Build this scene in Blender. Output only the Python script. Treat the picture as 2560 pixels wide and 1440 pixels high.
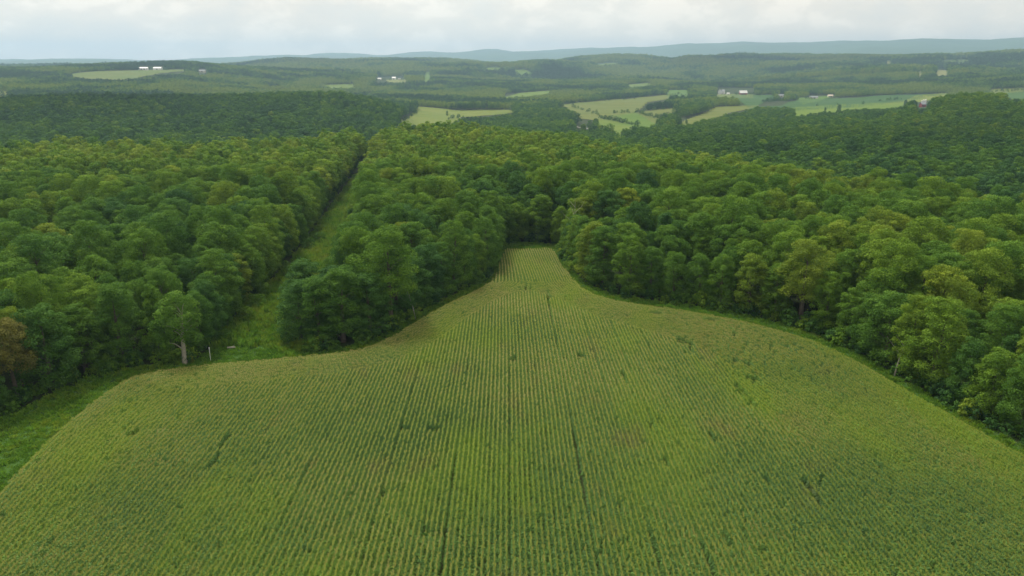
import bpy, math, random
import numpy as np
from math import radians as R

rng = np.random.default_rng(7)
random.seed(7)
sc = bpy.context.scene
for o in list(bpy.data.objects):
    bpy.data.objects.remove(o)

# ------------------------------------------------------------------ camera
CAM_H, PITCH, FPX, W, H = 60.0, R(16.9), 1828.0, 2560, 1440
cd = bpy.data.cameras.new("Camera")
cam = bpy.data.objects.new("Camera", cd)
sc.collection.objects.link(cam)
cam.location = (0, 0, CAM_H)
cam.rotation_euler = (R(90) - PITCH, 0, 0)
cd.sensor_width = 36
cd.lens = 36 * FPX / W
cd.clip_start = 1
cd.clip_end = 40000
sc.camera = cam

# ------------------------------------------------------------------ sky, sun, exposure
SUN_EL, SUN_AZ = R(57), R(-34)          # azimuth measured from +Y towards +X
world = bpy.data.worlds.new("World")
sc.world = world
world.use_nodes = True
wn, wl = world.node_tree.nodes, world.node_tree.links
wn.clear()
def N(nt, typ, **kw):
    n = nt.nodes.new(typ)
    for k, v in kw.items():
        setattr(n, k, v)
    return n
def ramp(nt, stops, interp='LINEAR'):
    n = nt.nodes.new('ShaderNodeValToRGB')
    n.color_ramp.interpolation = interp
    els = n.color_ramp.elements
    while len(els) < len(stops):
        els.new(0.5)
    for e, (p, c) in zip(els, stops):
        e.position = p
        e.color = (c[0], c[1], c[2], 1) if hasattr(c, '__len__') else (c, c, c, 1)
    return n
wt = world.node_tree
out = N(wt, 'ShaderNodeOutputWorld')
bg = N(wt, 'ShaderNodeBackground')
bg.inputs['Strength'].default_value = 0.14
sky = N(wt, 'ShaderNodeTexSky', sky_type='NISHITA')
sky.sun_disc = False
sky.sun_elevation = SUN_EL
sky.sun_rotation = SUN_AZ
sky.air_density = 1.0
sky.dust_density = 2.0
tc = N(wt, 'ShaderNodeTexCoord')
mp = N(wt, 'ShaderNodeMapping')
mp.inputs['Scale'].default_value = (1, 1, 2.0)
no1 = N(wt, 'ShaderNodeTexNoise')
no1.inputs['Scale'].default_value = 13
no1.inputs['Detail'].default_value = 7
no1.inputs['Roughness'].default_value = 0.58
no2 = N(wt, 'ShaderNodeTexNoise')
no2.inputs['Scale'].default_value = 3.2
no2.inputs['Detail'].default_value = 4
wl.new(tc.outputs['Generated'], mp.inputs['Vector'])
wl.new(mp.outputs[0], no1.inputs['Vector'])
wl.new(mp.outputs[0], no2.inputs['Vector'])
cloudcol = ramp(wt, [(0.38, (8.6, 8.1, 7.1)), (0.46, (9.1, 8.4, 7.2)), (0.52, (9.4, 8.6, 7.3)), (0.60, (10.7, 9.7, 8.2))])
for e in cloudcol.color_ramp.elements:      # ramps hold 0..1 well; keep the bright values by scaling after
    e.color = (e.color[0] / 10, e.color[1] / 10, e.color[2] / 10, 1)
sca = N(wt, 'ShaderNodeVectorMath', operation='SCALE')
sca.inputs['Scale'].default_value = 5.05
wl.new(no1.outputs['Fac'], cloudcol.inputs['Fac'])
wl.new(cloudcol.outputs['Color'], sca.inputs[0])
cover = ramp(wt, [(0.35, 0.86), (0.6, 1.0)])
wl.new(no2.outputs['Fac'], cover.inputs['Fac'])
mx = N(wt, 'ShaderNodeMix', data_type='RGBA')
wl.new(cover.outputs['Color'], mx.inputs['Factor'])
wl.new(sky.outputs['Color'], mx.inputs['A'])
wl.new(sca.outputs[0], mx.inputs['B'])
sepz = N(wt, 'ShaderNodeSeparateXYZ'); wl.new(tc.outputs['Generated'], sepz.inputs[0])
hb = N(wt, 'ShaderNodeMapRange'); hb.inputs['From Min'].default_value = 0.0; hb.inputs['From Max'].default_value = 0.16
hb.inputs['To Min'].default_value = 1.12; hb.inputs['To Max'].default_value = 1.0
wl.new(sepz.outputs['Z'], hb.inputs['Value'])
hs = N(wt, 'ShaderNodeVectorMath', operation='SCALE'); wl.new(mx.outputs['Result'], hs.inputs[0]); wl.new(hb.outputs[0], hs.inputs['Scale'])
wl.new(hs.outputs[0], bg.inputs['Color'])
wl.new(bg.outputs[0], out.inputs['Surface'])

sd = bpy.data.lights.new("Sun", 'SUN')
sd.energy = 2.9
sd.angle = R(13)
sd.color = (1.0, 0.94, 0.82)
sun = bpy.data.objects.new("Sun", sd)
sc.collection.objects.link(sun)
sun.location = (-300, 300, 600)
sun.rotation_euler = (R(90) - SUN_EL, 0, math.pi - SUN_AZ)   # lamp -Z points from the sun
sc.view_settings.view_transform = 'Standard'
sc.view_settings.look = 'None'
sc.view_settings.exposure = 0.66
sc.view_settings.gamma = 1
sc.render.engine = 'CYCLES'
sc.cycles.max_bounces = 5
sc.cycles.diffuse_bounces = 3
sc.cycles.transmission_bounces = 3
sc.cycles.volume_bounces = 0
sc.cycles.use_denoising = True

# ------------------------------------------------------------------ camera maths (photo pixels at 2560x1440)
cp, sp = math.cos(PITCH), math.sin(PITCH)
def ray(px, py):
    x = (px - W / 2) / FPX; u = (H / 2 - py) / FPX
    return x, cp + u * sp, u * cp - sp
def at(px, py, z=0.0):
    """the world point seen at a photo pixel, on the level z"""
    x, y, w = ray(px, py)
    t = (z - CAM_H) / w
    return np.array([x * t, y * t])
def project(x, y, z):
    dz = z - CAM_H
    d = y * cp - dz * sp
    u = y * sp + dz * cp
    return W / 2 + FPX * x / d, H / 2 - FPX * u / d
def az_of(px, py=165):
    x, y, w = ray(px, py)
    return math.atan2(x, y)

# ------------------------------------------------------------------ noise helper
def vnoise(x, y, scale, seed):
    g = np.random.default_rng(seed).random((256, 256))
    u, v = np.asarray(x) / scale, np.asarray(y) / scale
    i, j = np.floor(u).astype(int), np.floor(v).astype(int)
    a, b = u - i, v - j
    a = a * a * (3 - 2 * a); b = b * b * (3 - 2 * b)
    f = lambda p, q: g[p % 256, q % 256]
    return (f(i, j) * (1 - a) + f(i + 1, j) * a) * (1 - b) + (f(i, j + 1) * (1 - a) + f(i + 1, j + 1) * a) * b
def fbm(x, y, scale, seed, n=3):
    s = 0; t = 0
    for k in range(n):
        s = s + vnoise(x, y, scale / 2 ** k, seed + k) * 0.5 ** k; t += 0.5 ** k
    return s / t

# ------------------------------------------------------------------ terrain height
# rings of the land around the view: distance and either the level or the height where the tree tops stand
def ring(r, ys, top):
    """ys: (px, py) of the skyline that this ring carries; top: height of what grows there"""
    px = np.array([p[0] for p in ys], float)
    azs = np.array([az_of(p[0], p[1]) for p in ys])
    rr = np.array([r(p[0]) if callable(r) else r for p in ys], float)
    z = []
    for (a, b), q in zip(ys, rr):
        x, y, w = ray(a, b)
        z.append(CAM_H + q * w / math.hypot(x, y) - top)
    return azs, rr, np.array(z)
def level(r, zs):
    azs = np.array([az_of(p[0]) for p in zs])
    rr = np.array([r(p[0]) if callable(r) else r for p in zs], float)
    return azs, rr, np.array([p[1] for p in zs], float)
crest_r = lambda px: float(np.interp(px, [0, 640, 750, 900, 1150, 1300, 1450, 1600, 1800, 2000, 2150, 2330, 2560],
                                     [440, 455, 475, 505, 540, 540, 505, 455, 385, 335, 310, 295, 285]))
RINGS = [
    level(0.0, [(0, 0), (2560, 0)]),
    level(lambda p: crest_r(p) * 0.55, [(0, 0), (400, 0), (1280, 0), (2560, 0)]),
    ring(crest_r, [(0, 372), (300, 362), (640, 366), (750, 355), (900, 333), (980, 325), (1150, 320), (1300, 332), (1450, 352),
                   (1600, 376), (1800, 404), (2000, 440), (2150, 464), (2330, 488), (2560, 514)], 18),
    level(lambda p: crest_r(p) + 105, [(0, -24), (900, -24), (1100, -24), (1280, -22), (1700, -22), (2100, -21), (2560, -18)]),
    level(lambda p: crest_r(p) + 200, [(0, -22), (700, -23), (1100, -30), (1500, -29), (1900, -18), (2300, -12), (2560, -9)]),
    level(900, [(0, -11), (700, -12), (900, -18), (1000, -26), (1200, -34), (1500, -34), (1700, -29), (2000, -23), (2300, -16), (2560, -10)]),
    ring(1180, [(0, 247), (100, 241), (220, 237), (400, 241), (520, 243), (640, 237), (740, 231), (860, 233), (940, 250), (1000, 268), (1040, 290), (1200, 300), (1500, 300),
                (1800, 297), (2050, 291), (2180, 284), (2300, 256), (2420, 236), (2560, 240)], 15),
    level(1500, [(0, -20), (600, -20), (900, -26), (1100, -34), (2000, -33), (2300, -30), (2560, -26)]),
    level(2300, [(0, 4), (400, 10), (600, -8), (900, -28), (1300, -34), (1700, -32), (2560, -30)]),
    ring(2900, [(0, 178), (150, 174), (250, 169), (460, 167), (520, 172), (700, 184), (1000, 194), (1300, 202), (1600, 207),
                (1900, 208), (2200, 204), (2560, 192)], 12),
    ring(3900, [(0, 184), (450, 181), (600, 173), (750, 172), (1000, 174), (1300, 180), (1600, 177), (1900, 172), (2200, 168), (2560, 160)], 13),
    ring(5200, [(0, 177), (150, 174), (400, 174), (600, 161), (660, 152), (720, 147), (800, 153), (850, 156), (950, 154), (1060, 151),
                (1150, 154), (1210, 158), (1300, 159), (1400, 152), (1450, 148), (1620, 146), (1680, 149), (1720, 141), (1850, 135),
                (1950, 138), (2050, 141), (2200, 140), (2350, 140), (2420, 138), (2500, 132), (2560, 128)], 13),
    level(7000, [(0, -20), (2560, 20)]),
    ring(14000, [(0, 152), (200, 150), (400, 149), (600, 143), (750, 138), (830, 134), (900, 135), (960, 138), (1020, 131), (1080, 129),
                (1120, 132), (1180, 127), (1240, 122), (1280, 127), (1340, 125), (1450, 120), (1520, 120), (1580, 117), (1640, 119),
                (1720, 114), (1800, 114), (1860, 109), (1920, 111), (2000, 110), (2100, 106), (2300, 101), (2450, 103), (2560, 99)], 0),
    level(14900, [(0, 20), (2560, 40)]),
    level(15600, [(0, 0), (2560, 0)]),
]
AZ = np.concatenate([np.linspace(-math.pi, R(-42), 60)[:-1], np.linspace(R(-42), R(42), 760), np.linspace(R(42), math.pi, 60)[1:]])
RR = np.concatenate([np.arange(0, 60, 10), np.arange(60, 300, 3), np.arange(300, 700, 6), np.arange(700, 1600, 10),
                     np.arange(1600, 3400, 20), np.arange(3400, 6000, 40), np.arange(6000, 15601, 120)]).astype(float)
ZG = np.zeros((len(AZ), len(RR)))
def pchip(xs, ys, x):
    h = np.diff(xs); d = np.diff(ys) / h
    m = np.zeros(len(xs))
    for i in range(1, len(xs) - 1):
        if d[i - 1] * d[i] > 0:
            w1, w2 = 2 * h[i] + h[i - 1], h[i] + 2 * h[i - 1]
            m[i] = (w1 + w2) / (w1 / d[i - 1] + w2 / d[i])
    m[0], m[-1] = 0, d[-1]
    i = np.clip(np.searchsorted(xs, x, side='right') - 1, 0, len(xs) - 2)
    t = (x - xs[i]) / h[i]
    return ((1 + 2 * t) * (1 - t) ** 2 * ys[i] + t * (1 - t) ** 2 * h[i] * m[i]
            + t * t * (3 - 2 * t) * ys[i + 1] + t * t * (t - 1) * h[i] * m[i + 1])
for ia, a in enumerate(AZ):
    rs = np.array([np.interp(a, q[0], q[1]) for q in RINGS])
    zs = np.array([np.interp(a, q[0], q[2]) for q in RINGS])
    ZG[ia] = pchip(rs, zs, RR)
GA, GR = np.meshgrid(AZ, RR, indexing='ij')
GX, GY = GR * np.sin(GA), GR * np.cos(GA)
und = (fbm(GX + 5000, GY + 5000, 420, 11) - 0.5) * np.interp(GR, [0, 550, 1000, 1500, 2000, 2500, 4500, 9000, 14000], [0, 0, 5, 9, 15, 14, 28, 60, 20])
und += (fbm(GX + 5000, GY + 5000, 95, 21) - 0.5) * np.interp(GR, [0, 280, 500, 2000, 9000], [0, 0.6, 3, 5, 9])
und += (fbm(GX + 7000, GY + 7000, 650, 15, 2) - 0.5) * np.interp(GR, [0, 2700, 3600, 5200, 8000], [0, 0, 140, 55, 50])
und += (fbm(GX + 7000, GY + 7000, 2500, 18, 3) - 0.5) * np.interp(GR, [0, 7000, 11000, 14000], [0, 0, 260, 60])
ZG += und
# no closing step: AZ runs to +-pi and both ends carry the same heights
ZG[0] = ZG[-1] = (ZG[0] + ZG[-1]) / 2
def ground(x, y):
    x = np.asarray(x, float); y = np.asarray(y, float)
    a, r = np.arctan2(x, y), np.hypot(x, y)
    i = np.clip(np.searchsorted(AZ, a, side='right') - 1, 0, len(AZ) - 2)
    j = np.clip(np.searchsorted(RR, r, side='right') - 1, 0, len(RR) - 2)
    ta = (a - AZ[i]) / (AZ[i + 1] - AZ[i]); tr = (r - RR[j]) / (RR[j + 1] - RR[j])
    return (ZG[i, j] * (1 - ta) * (1 - tr) + ZG[i + 1, j] * ta * (1 - tr) + ZG[i, j + 1] * (1 - ta) * tr + ZG[i + 1, j + 1] * ta * tr)
def hit(px, py, start=80.0):
    """walk a photo ray until it meets the land"""
    x, y, w = ray(px, py)
    L = math.hypot(x, y)
    rs = np.concatenate([np.arange(start, 1500, 2), np.arange(1500, 15000, 8)])
    z = CAM_H + rs * w / L
    g = ground(rs * x / L, rs * y / L)
    k = np.nonzero(z <= g)[0]
    r = rs[k[0]] if len(k) else rs[-1]
    return np.array([r * x / L, r * y / L])

# ------------------------------------------------------------------ plan of fields and woods
def inpoly(px, py, poly):
    poly = np.asarray(poly); px = np.asarray(px); py = np.asarray(py)
    c = np.zeros(px.shape, bool)
    x0, y0 = poly[-1]
    for x1, y1 in poly:
        if y0 != y1:
            k = ((y1 > py) != (y0 > py)) & (px < (x0 - x1) * (py - y1) / (y0 - y1) + x1)
            c ^= k
        x0, y0 = x1, y1
    return c
def resample(pts, step):
    pts = np.asarray(pts, float)
    for _ in range(3):                          # corner cutting
        q = [pts[0]]
        for a, b in zip(pts[:-1], pts[1:]):
            q += [a * .75 + b * .25, a * .25 + b * .75]
        q.append(pts[-1]); pts = np.array(q)
    s = np.concatenate([[0], np.cumsum(np.hypot(*np.diff(pts, axis=0).T))])
    t = np.arange(0, s[-1], step)
    return np.stack([np.interp(t, s, pts[:, 0]), np.interp(t, s, pts[:, 1])], 1)
def dist_to(pts, line):
    d = np.full(len(pts), 1e9); idx = np.zeros(len(pts), int)
    for k in range(0, len(pts), 20000):
        q = pts[k:k + 20000]
        D = (q[:, None, 0] - line[None, :, 0]) ** 2 + (q[:, None, 1] - line[None, :, 1]) ** 2
        i = D.argmin(1)
        d[k:k + 20000] = np.sqrt(D[np.arange(len(q)), i]); idx[k:k + 20000] = i
    return d, idx

CL = [(1256, 622), (1250, 650), (1238, 692), (1180, 725), (1100, 762), (1030, 803), (950, 852), (850, 877), (680, 890), (480, 908), (370, 926), (335, 933),
      (312, 943), (285, 958), (200, 1016), (60, 1145), (0, 1218)]
CR = [(1385, 620), (1412, 665), (1445, 705), (1480, 730), (1560, 752), (1700, 770), (1850, 795), (1950, 820), (2060, 855), (2160, 904),
      (2260, 963), (2400, 1042), (2560, 1128)]
wL = [at(*p, z=2.1) for p in CL]
wR = [at(*p, z=2.1) for p in CR]
wL.append(wL[-1] + (wL[-1] - wL[-3]) / np.linalg.norm(wL[-1] - wL[-3]) * 70)
wR.append(wR[-1] + (wR[-1] - wR[-3]) / np.linalg.norm(wR[-1] - wR[-3]) * 90)
edgeL, edgeR = resample(wL, 0.5), resample(wR, 0.5)
corn_poly = np.concatenate([edgeL[::2], edgeR[::-2]])
FORL = [(-400, 1230), (0, 1048), (100, 1003), (200, 950), (320, 920), (430, 905), (478, 895)]
FORC = [(700, 880), (760, 880), (850, 870), (950, 843), (1030, 793), (1100, 753), (1180, 717), (1232, 690), (1246, 655), (1252, 611),
        (1320, 605), (1390, 611), (1418, 655), (1453, 698), (1492, 722), (1560, 744), (1700, 759), (1850, 784), (1950, 808),
        (2060, 843), (2160, 890), (2260, 950), (2400, 1030), (2560, 1115), (2800, 1250)]
fL = [at(*p) for p in FORL]
fC = [at(*p) for p in FORC]
open_poly = np.array(fL + fC + [np.array([160, -20]), np.array([-160, -20])])
LANE_AZ = az_of(1070)
lane_d = np.array([math.sin(LANE_AZ), math.cos(LANE_AZ)])
lane_n = np.array([lane_d[1], -lane_d[0]])
def lane_t(x, y):
    return x * lane_n[0] + y * lane_n[1]
def in_open(x, y, grow=0.0):
    r = np.hypot(x, y)
    t = lane_t(x, y)
    g = grow
    gl = g - np.interp(r, [200, 300, 620, 720], [0, 1.5, 2, 5])
    lane = (t > -gl - np.interp(r, [160, 205, 240], [49.5, 46.5, 44.5])) & (t < np.interp(r, [150, 225, 290, 420], [-29.8, -28.0, -31.5, -33.5]) + gl) & (r > 110)
    return inpoly(x, y, open_poly) | lane

# ------------------------------------------------------------------ materials
def mat(name):
    m = bpy.data.materials.new(name); m.use_nodes = True
    m.node_tree.nodes.clear()
    return m, m.node_tree
def simple(name, col, rough=0.8, noise=0.15, scale=0.5, spec=0.3, metallic=0):
    m, t = mat(name)
    o = N(t, 'ShaderNodeOutputMaterial'); p = N(t, 'ShaderNodeBsdfPrincipled')
    n = N(t, 'ShaderNodeTexNoise'); n.inputs['Scale'].default_value = scale; n.inputs['Detail'].default_value = 5
    c = N(t, 'ShaderNodeTexCoord')
    rp = ramp(t, [(0.3, [v * (1 - noise) for v in col]), (0.7, [min(1, v * (1 + noise)) for v in col])])
    t.links.new(c.outputs['Object'], n.inputs['Vector'])
    t.links.new(n.outputs['Fac'], rp.inputs['Fac'])
    t.links.new(rp.outputs['Color'], p.inputs['Base Color'])
    p.inputs['Roughness'].default_value = rough
    p.inputs['Specular IOR Level'].default_value = spec
    p.inputs['Metallic'].default_value = metallic
    t.links.new(p.outputs[0], o.inputs['Surface'])
    return m
def leafy(name, stops, world_patch=None, trans=0.38, spec=0.1, rough=0.7, objscale=0.6):
    """leaf material: the tint attribute of each plant picks its colour"""
    m, t = mat(name)
    L = t.links
    o = N(t, 'ShaderNodeOutputMaterial')
    a = N(t, 'ShaderNodeAttribute', attribute_type='INSTANCER', attribute_name='tint')
    b = N(t, 'ShaderNodeAttribute', attribute_type='GEOMETRY', attribute_name='leafvar')
    rp = ramp(t, stops)
    L.new(a.outputs['Fac'], rp.inputs['Fac'])
    hv = N(t, 'ShaderNodeHueSaturation')
    mr = N(t, 'ShaderNodeMapRange')
    mr.inputs['To Min'].default_value = 0.72; mr.inputs['To Max'].default_value = 1.28
    L.new(b.outputs['Fac'], mr.inputs['Value'])
    L.new(mr.outputs[0], hv.inputs['Value'])
    hh = N(t, 'ShaderNodeMapRange')
    hh.inputs['To Min'].default_value = 0.508; hh.inputs['To Max'].default_value = 0.488
    L.new(b.outputs['Fac'], hh.inputs['Value'])
    L.new(hh.outputs[0], hv.inputs['Hue'])
    L.new(rp.outputs['Color'], hv.inputs['Color'])
    col = hv.outputs['Color']
    if world_patch:
        g = N(t, 'ShaderNodeNewGeometry')
        for (sc3, off, lo, hi, c2, amt) in world_patch:
            mpn = N(t, 'ShaderNodeMapping')
            mpn.inputs['Scale'].default_value = sc3
            mpn.inputs['Location'].default_value = off
            nn = N(t, 'ShaderNodeTexNoise'); nn.inputs['Scale'].default_value = 1; nn.inputs['Detail'].default_value = 4
            L.new(g.outputs['Position'], mpn.inputs['Vector']); L.new(mpn.outputs[0], nn.inputs['Vector'])
            r2 = ramp(t, [(lo, 0.0), (hi, amt)])
            L.new(nn.outputs['Fac'], r2.inputs['Fac'])
            mm = N(t, 'ShaderNodeMix', data_type='RGBA')
            L.new(r2.outputs['Color'], mm.inputs['Factor'])
            L.new(col, mm.inputs['A'])
            mm.inputs['B'].default_value = (*c2, 1)
            col = mm.outputs['Result']
    p = N(t, 'ShaderNodeBsdfPrincipled')
    p.inputs['Roughness'].default_value = rough
    p.inputs['Specular IOR Level'].default_value = spec
    tr = N(t, 'ShaderNodeBsdfTranslucent')
    ms = N(t, 'ShaderNodeMixShader'); ms.inputs['Fac'].default_value = trans
    L.new(col, p.inputs['Base Color']); L.new(col, tr.inputs['Color'])
    L.new(p.outputs[0], ms.inputs[1]); L.new(tr.outputs[0], ms.inputs[2])
    L.new(ms.outputs[0], o.inputs['Surface'])
    return m

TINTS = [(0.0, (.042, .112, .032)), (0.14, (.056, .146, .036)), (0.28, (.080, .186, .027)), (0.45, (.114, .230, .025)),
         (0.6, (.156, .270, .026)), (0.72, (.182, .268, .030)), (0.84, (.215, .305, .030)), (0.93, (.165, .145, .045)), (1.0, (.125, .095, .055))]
M_LEAF = leafy('tree_leaves', TINTS)
M_BARK = simple('bark', (.085, .072, .055), .9, .3, 2)
M_PALEBARK = simple('pale_bark', (.30, .28, .23), .9, .2, 2)
M_CORN = leafy('corn_leaves', [(0.0, (.068, .160, .042)), (0.5, (.106, .218, .044)), (1.0, (.155, .260, .046))],
               world_patch=[((.045, .016, 0), (3.1, 7.7, 0), .49, .65, (.19, .32, .026), .72),
                            ((.13, .08, 0), (9.1, 1.7, 0), .58, .72, (.19, .16, .065), .5)], trans=0.3, spec=0.22, rough=0.55)
M_TASSEL = leafy('corn_tassels', [(0.0, (.33, .41, .085)), (0.5, (.46, .47, .12)), (1.0, (.54, .48, .20))],
                 world_patch=[((.045, .016, 0), (3.1, 7.7, 0), .50, .68, (.40, .50, .07), .7),
                              ((.16, .11, 0), (4.1, 11.7, 0), .60, .72, (.42, .30, .15), .4)], trans=0.3, spec=0.1, rough=0.8)
M_GRASS = leafy('grass_blades', [(0.0, (.055, .160, .020)), (0.45, (.140, .290, .028)), (0.75, (.24, .33, .035)), (1.0, (.30, .31, .07))], trans=0.35, spec=0.15, rough=0.7)
def attr_mat(name, mult=0.25, scale=0.2, rough=0.95):
    m, t = mat(name)
    o = N(t, 'ShaderNodeOutputMaterial'); p = N(t, 'ShaderNodeBsdfPrincipled')
    a = N(t, 'ShaderNodeAttribute', attribute_type='GEOMETRY', attribute_name='landcolour')
    g = N(t, 'ShaderNodeNewGeometry')
    n = N(t, 'ShaderNodeTexNoise'); n.inputs['Scale'].default_value = scale; n.inputs['Detail'].default_value = 8
    t.links.new(g.outputs['Position'], n.inputs['Vector'])
    mr = N(t, 'ShaderNodeMapRange'); mr.inputs['From Min'].default_value = .3; mr.inputs['From Max'].default_value = .7
    mr.inputs['To Min'].default_value = 1 - mult; mr.inputs['To Max'].default_value = 1 + mult
    t.links.new(n.outputs['Fac'], mr.inputs['Value'])
    v = N(t, 'ShaderNodeVectorMath', operation='SCALE')
    t.links.new(a.outputs['Color'], v.inputs[0]); t.links.new(mr.outputs[0], v.inputs['Scale'])
    t.links.new(v.outputs[0], p.inputs['Base Color'])
    p.inputs['Roughness'].default_value = rough; p.inputs['Specular IOR Level'].default_value = 0.1
    t.links.new(p.outputs[0], o.inputs['Surface'])
    return m
M_LAND = attr_mat('land')

# ------------------------------------------------------------------ mesh helpers
def make_mesh(name, V, F, mats, midx=None, attrs=None, smooth=False):
    """V (n,3); F (m,k) of one face size"""
    V = np.asarray(V, np.float32); F = np.asarray(F, np.int32)
    me = bpy.data.meshes.new(name)
    me.vertices.add(len(V)); me.vertices.foreach_set('co', V.ravel())
    k = F.shape[1]
    me.loops.add(F.size); me.loops.foreach_set('vertex_index', F.ravel())
    me.polygons.add(len(F)); me.polygons.foreach_set('loop_start', np.arange(0, F.size, k, dtype=np.int32))
    for m in mats:
        me.materials.append(m)
    if midx is not None:
        me.polygons.foreach_set('material_index', np.asarray(midx, np.int32))
    if smooth:
        me.polygons.foreach_set('use_smooth', np.ones(len(F), bool))
    me.update(calc_edges=True)
    for nm, (dom, arr) in (attrs or {}).items():
        if np.ndim(arr) == 1:
            a = me.attributes.new(nm, 'FLOAT', dom); a.data.foreach_set('value', np.asarray(arr, np.float32))
        else:
            a = me.attributes.new(nm, 'FLOAT_COLOR', dom)
            c = np.ones((len(arr), 4), np.float32); c[:, :3] = arr
            a.data.foreach_set('color', c.ravel())
    me.validate()
    return me
def link(name, me, parent=None, loc=None, coll=None):
    o = bpy.data.objects.new(name, me)
    (coll or sc.collection).objects.link(o)
    if parent: o.parent = parent
    if loc is not None: o.location = loc
    return o
def empty(name, loc, rz=0.0):
    o = bpy.data.objects.new(name, None); sc.collection.objects.link(o)
    o.location = loc; o.rotation_euler = (0, 0, rz); o.empty_display_size = 1
    return o
def tag(o, label=None, cat=None, group=None, kind=None):
    if label: o['label'] = label
    if cat: o['category'] = cat
    if group: o['group'] = group
    if kind: o['kind'] = kind
    return o
class MB:
    """collects boxes, tubes and prisms into one mesh"""
    def __init__(s): s.v = []; s.f = []
    def add(s, v, f):
        n = len(s.v); s.v += [tuple(p) for p in v]; s.f += [tuple(i + n for i in q) for q in f]; return s
    def box(s, x0, x1, y0, y1, z0, z1):
        v = [(x, y, z) for z in (z0, z1) for y in (y0, y1) for x in (x0, x1)]
        return s.add(v, [(0, 2, 3, 1), (4, 5, 7, 6), (0, 1, 5, 4), (2, 6, 7, 3), (0, 4, 6, 2), (1, 3, 7, 5)])
    def tube(s, pts, rad, n=7):
        pts = [np.array(p, float) for p in pts]
        v = []; f = []
        for i, p in enumerate(pts):
            d = pts[min(i + 1, len(pts) - 1)] - pts[max(i - 1, 0)]; d /= np.linalg.norm(d) + 1e-9
            a = np.cross(d, (0.31, 0.95, 0.05)); a /= np.linalg.norm(a); b = np.cross(d, a)
            for k in range(n):
                t = 2 * math.pi * k / n
                v.append(p + (a * math.cos(t) + b * math.sin(t)) * rad[i])
        for i in range(len(pts) - 1):
            for k in range(n):
                f.append((i * n + k, i * n + (k + 1) % n, (i + 1) * n + (k + 1) % n, (i + 1) * n + k))
        f.append(tuple(range(n))[::-1]); f.append(tuple((len(pts) - 1) * n + k for k in range(n)))
        return s.add(v, f)
    def mesh(s, name, m):
        me = bpy.data.meshes.new(name); me.from_pydata([tuple(map(float, p)) for p in s.v], [], s.f)
        me.materials.append(m); me.update(); return me

# ------------------------------------------------------------------ the land: one sheet to the horizon
tl = lane_t(GX, GY)
forest_floor = np.array([.034, .050, .018]); grass_col = np.array([.040, .090, .016]); soil = np.array([.06, .065, .03]); canopy = np.array([.055, .105, .035])
col = np.tile(forest_floor, (GX.size, 1)).reshape(*GX.shape, 3)
op = in_open(GX, GY)
col[op] = grass_col
col[op & (GR > 620)] = [.035, .06, .02]
col[inpoly(GX, GY, corn_poly)] = soil
far = np.clip((GR - 2500) / 2500, 0, 1)[..., None]
far_c = canopy * (0.75 + 0.5 * fbm(GX + 9000, GY + 9000, 300, 31)[..., None])
col = col * (1 - far) + far_c * far
V = np.stack([GX, GY, ZG], -1).reshape(-1, 3)
na, nr = len(AZ), len(RR)
i, j = np.meshgrid(np.arange(na - 1), np.arange(nr - 1), indexing='ij')
F = np.stack([i * nr + j, i * nr + j + 1, (i + 1) * nr + j + 1, (i + 1) * nr + j], -1).reshape(-1, 4)
me = make_mesh('ground', V, F, [M_LAND], attrs={'landcolour': ('POINT', col.reshape(-1, 3))}, smooth=True)
tag(link('ground', me), kind='structure')

# far crop fields and clearings: sheets draped a little above the land
def stripes(name, c1, c2, scale=0.02):
    m, t = mat(name)
    o = N(t, 'ShaderNodeOutputMaterial'); p = N(t, 'ShaderNodeBsdfPrincipled')
    g = N(t, 'ShaderNodeNewGeometry')
    n = N(t, 'ShaderNodeTexNoise'); n.inputs['Scale'].default_value = scale; n.inputs['Detail'].default_value = 6
    mpn = N(t, 'ShaderNodeMapping'); mpn.inputs['Scale'].default_value = (0.5, 2.2, 1)
    t.links.new(g.outputs['Position'], mpn.inputs['Vector']); t.links.new(mpn.outputs[0], n.inputs['Vector'])
    rp = ramp(t, [(.35, c1), (.65, c2)])
    t.links.new(n.outputs['Fac'], rp.inputs['Fac']); t.links.new(rp.outputs[0], p.inputs['Base Color'])
    p.inputs['Roughness'].default_value = .9; p.inputs['Specular IOR Level'].default_value = .1
    t.links.new(p.outputs[0], o.inputs['Surface'])
    return m
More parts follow.
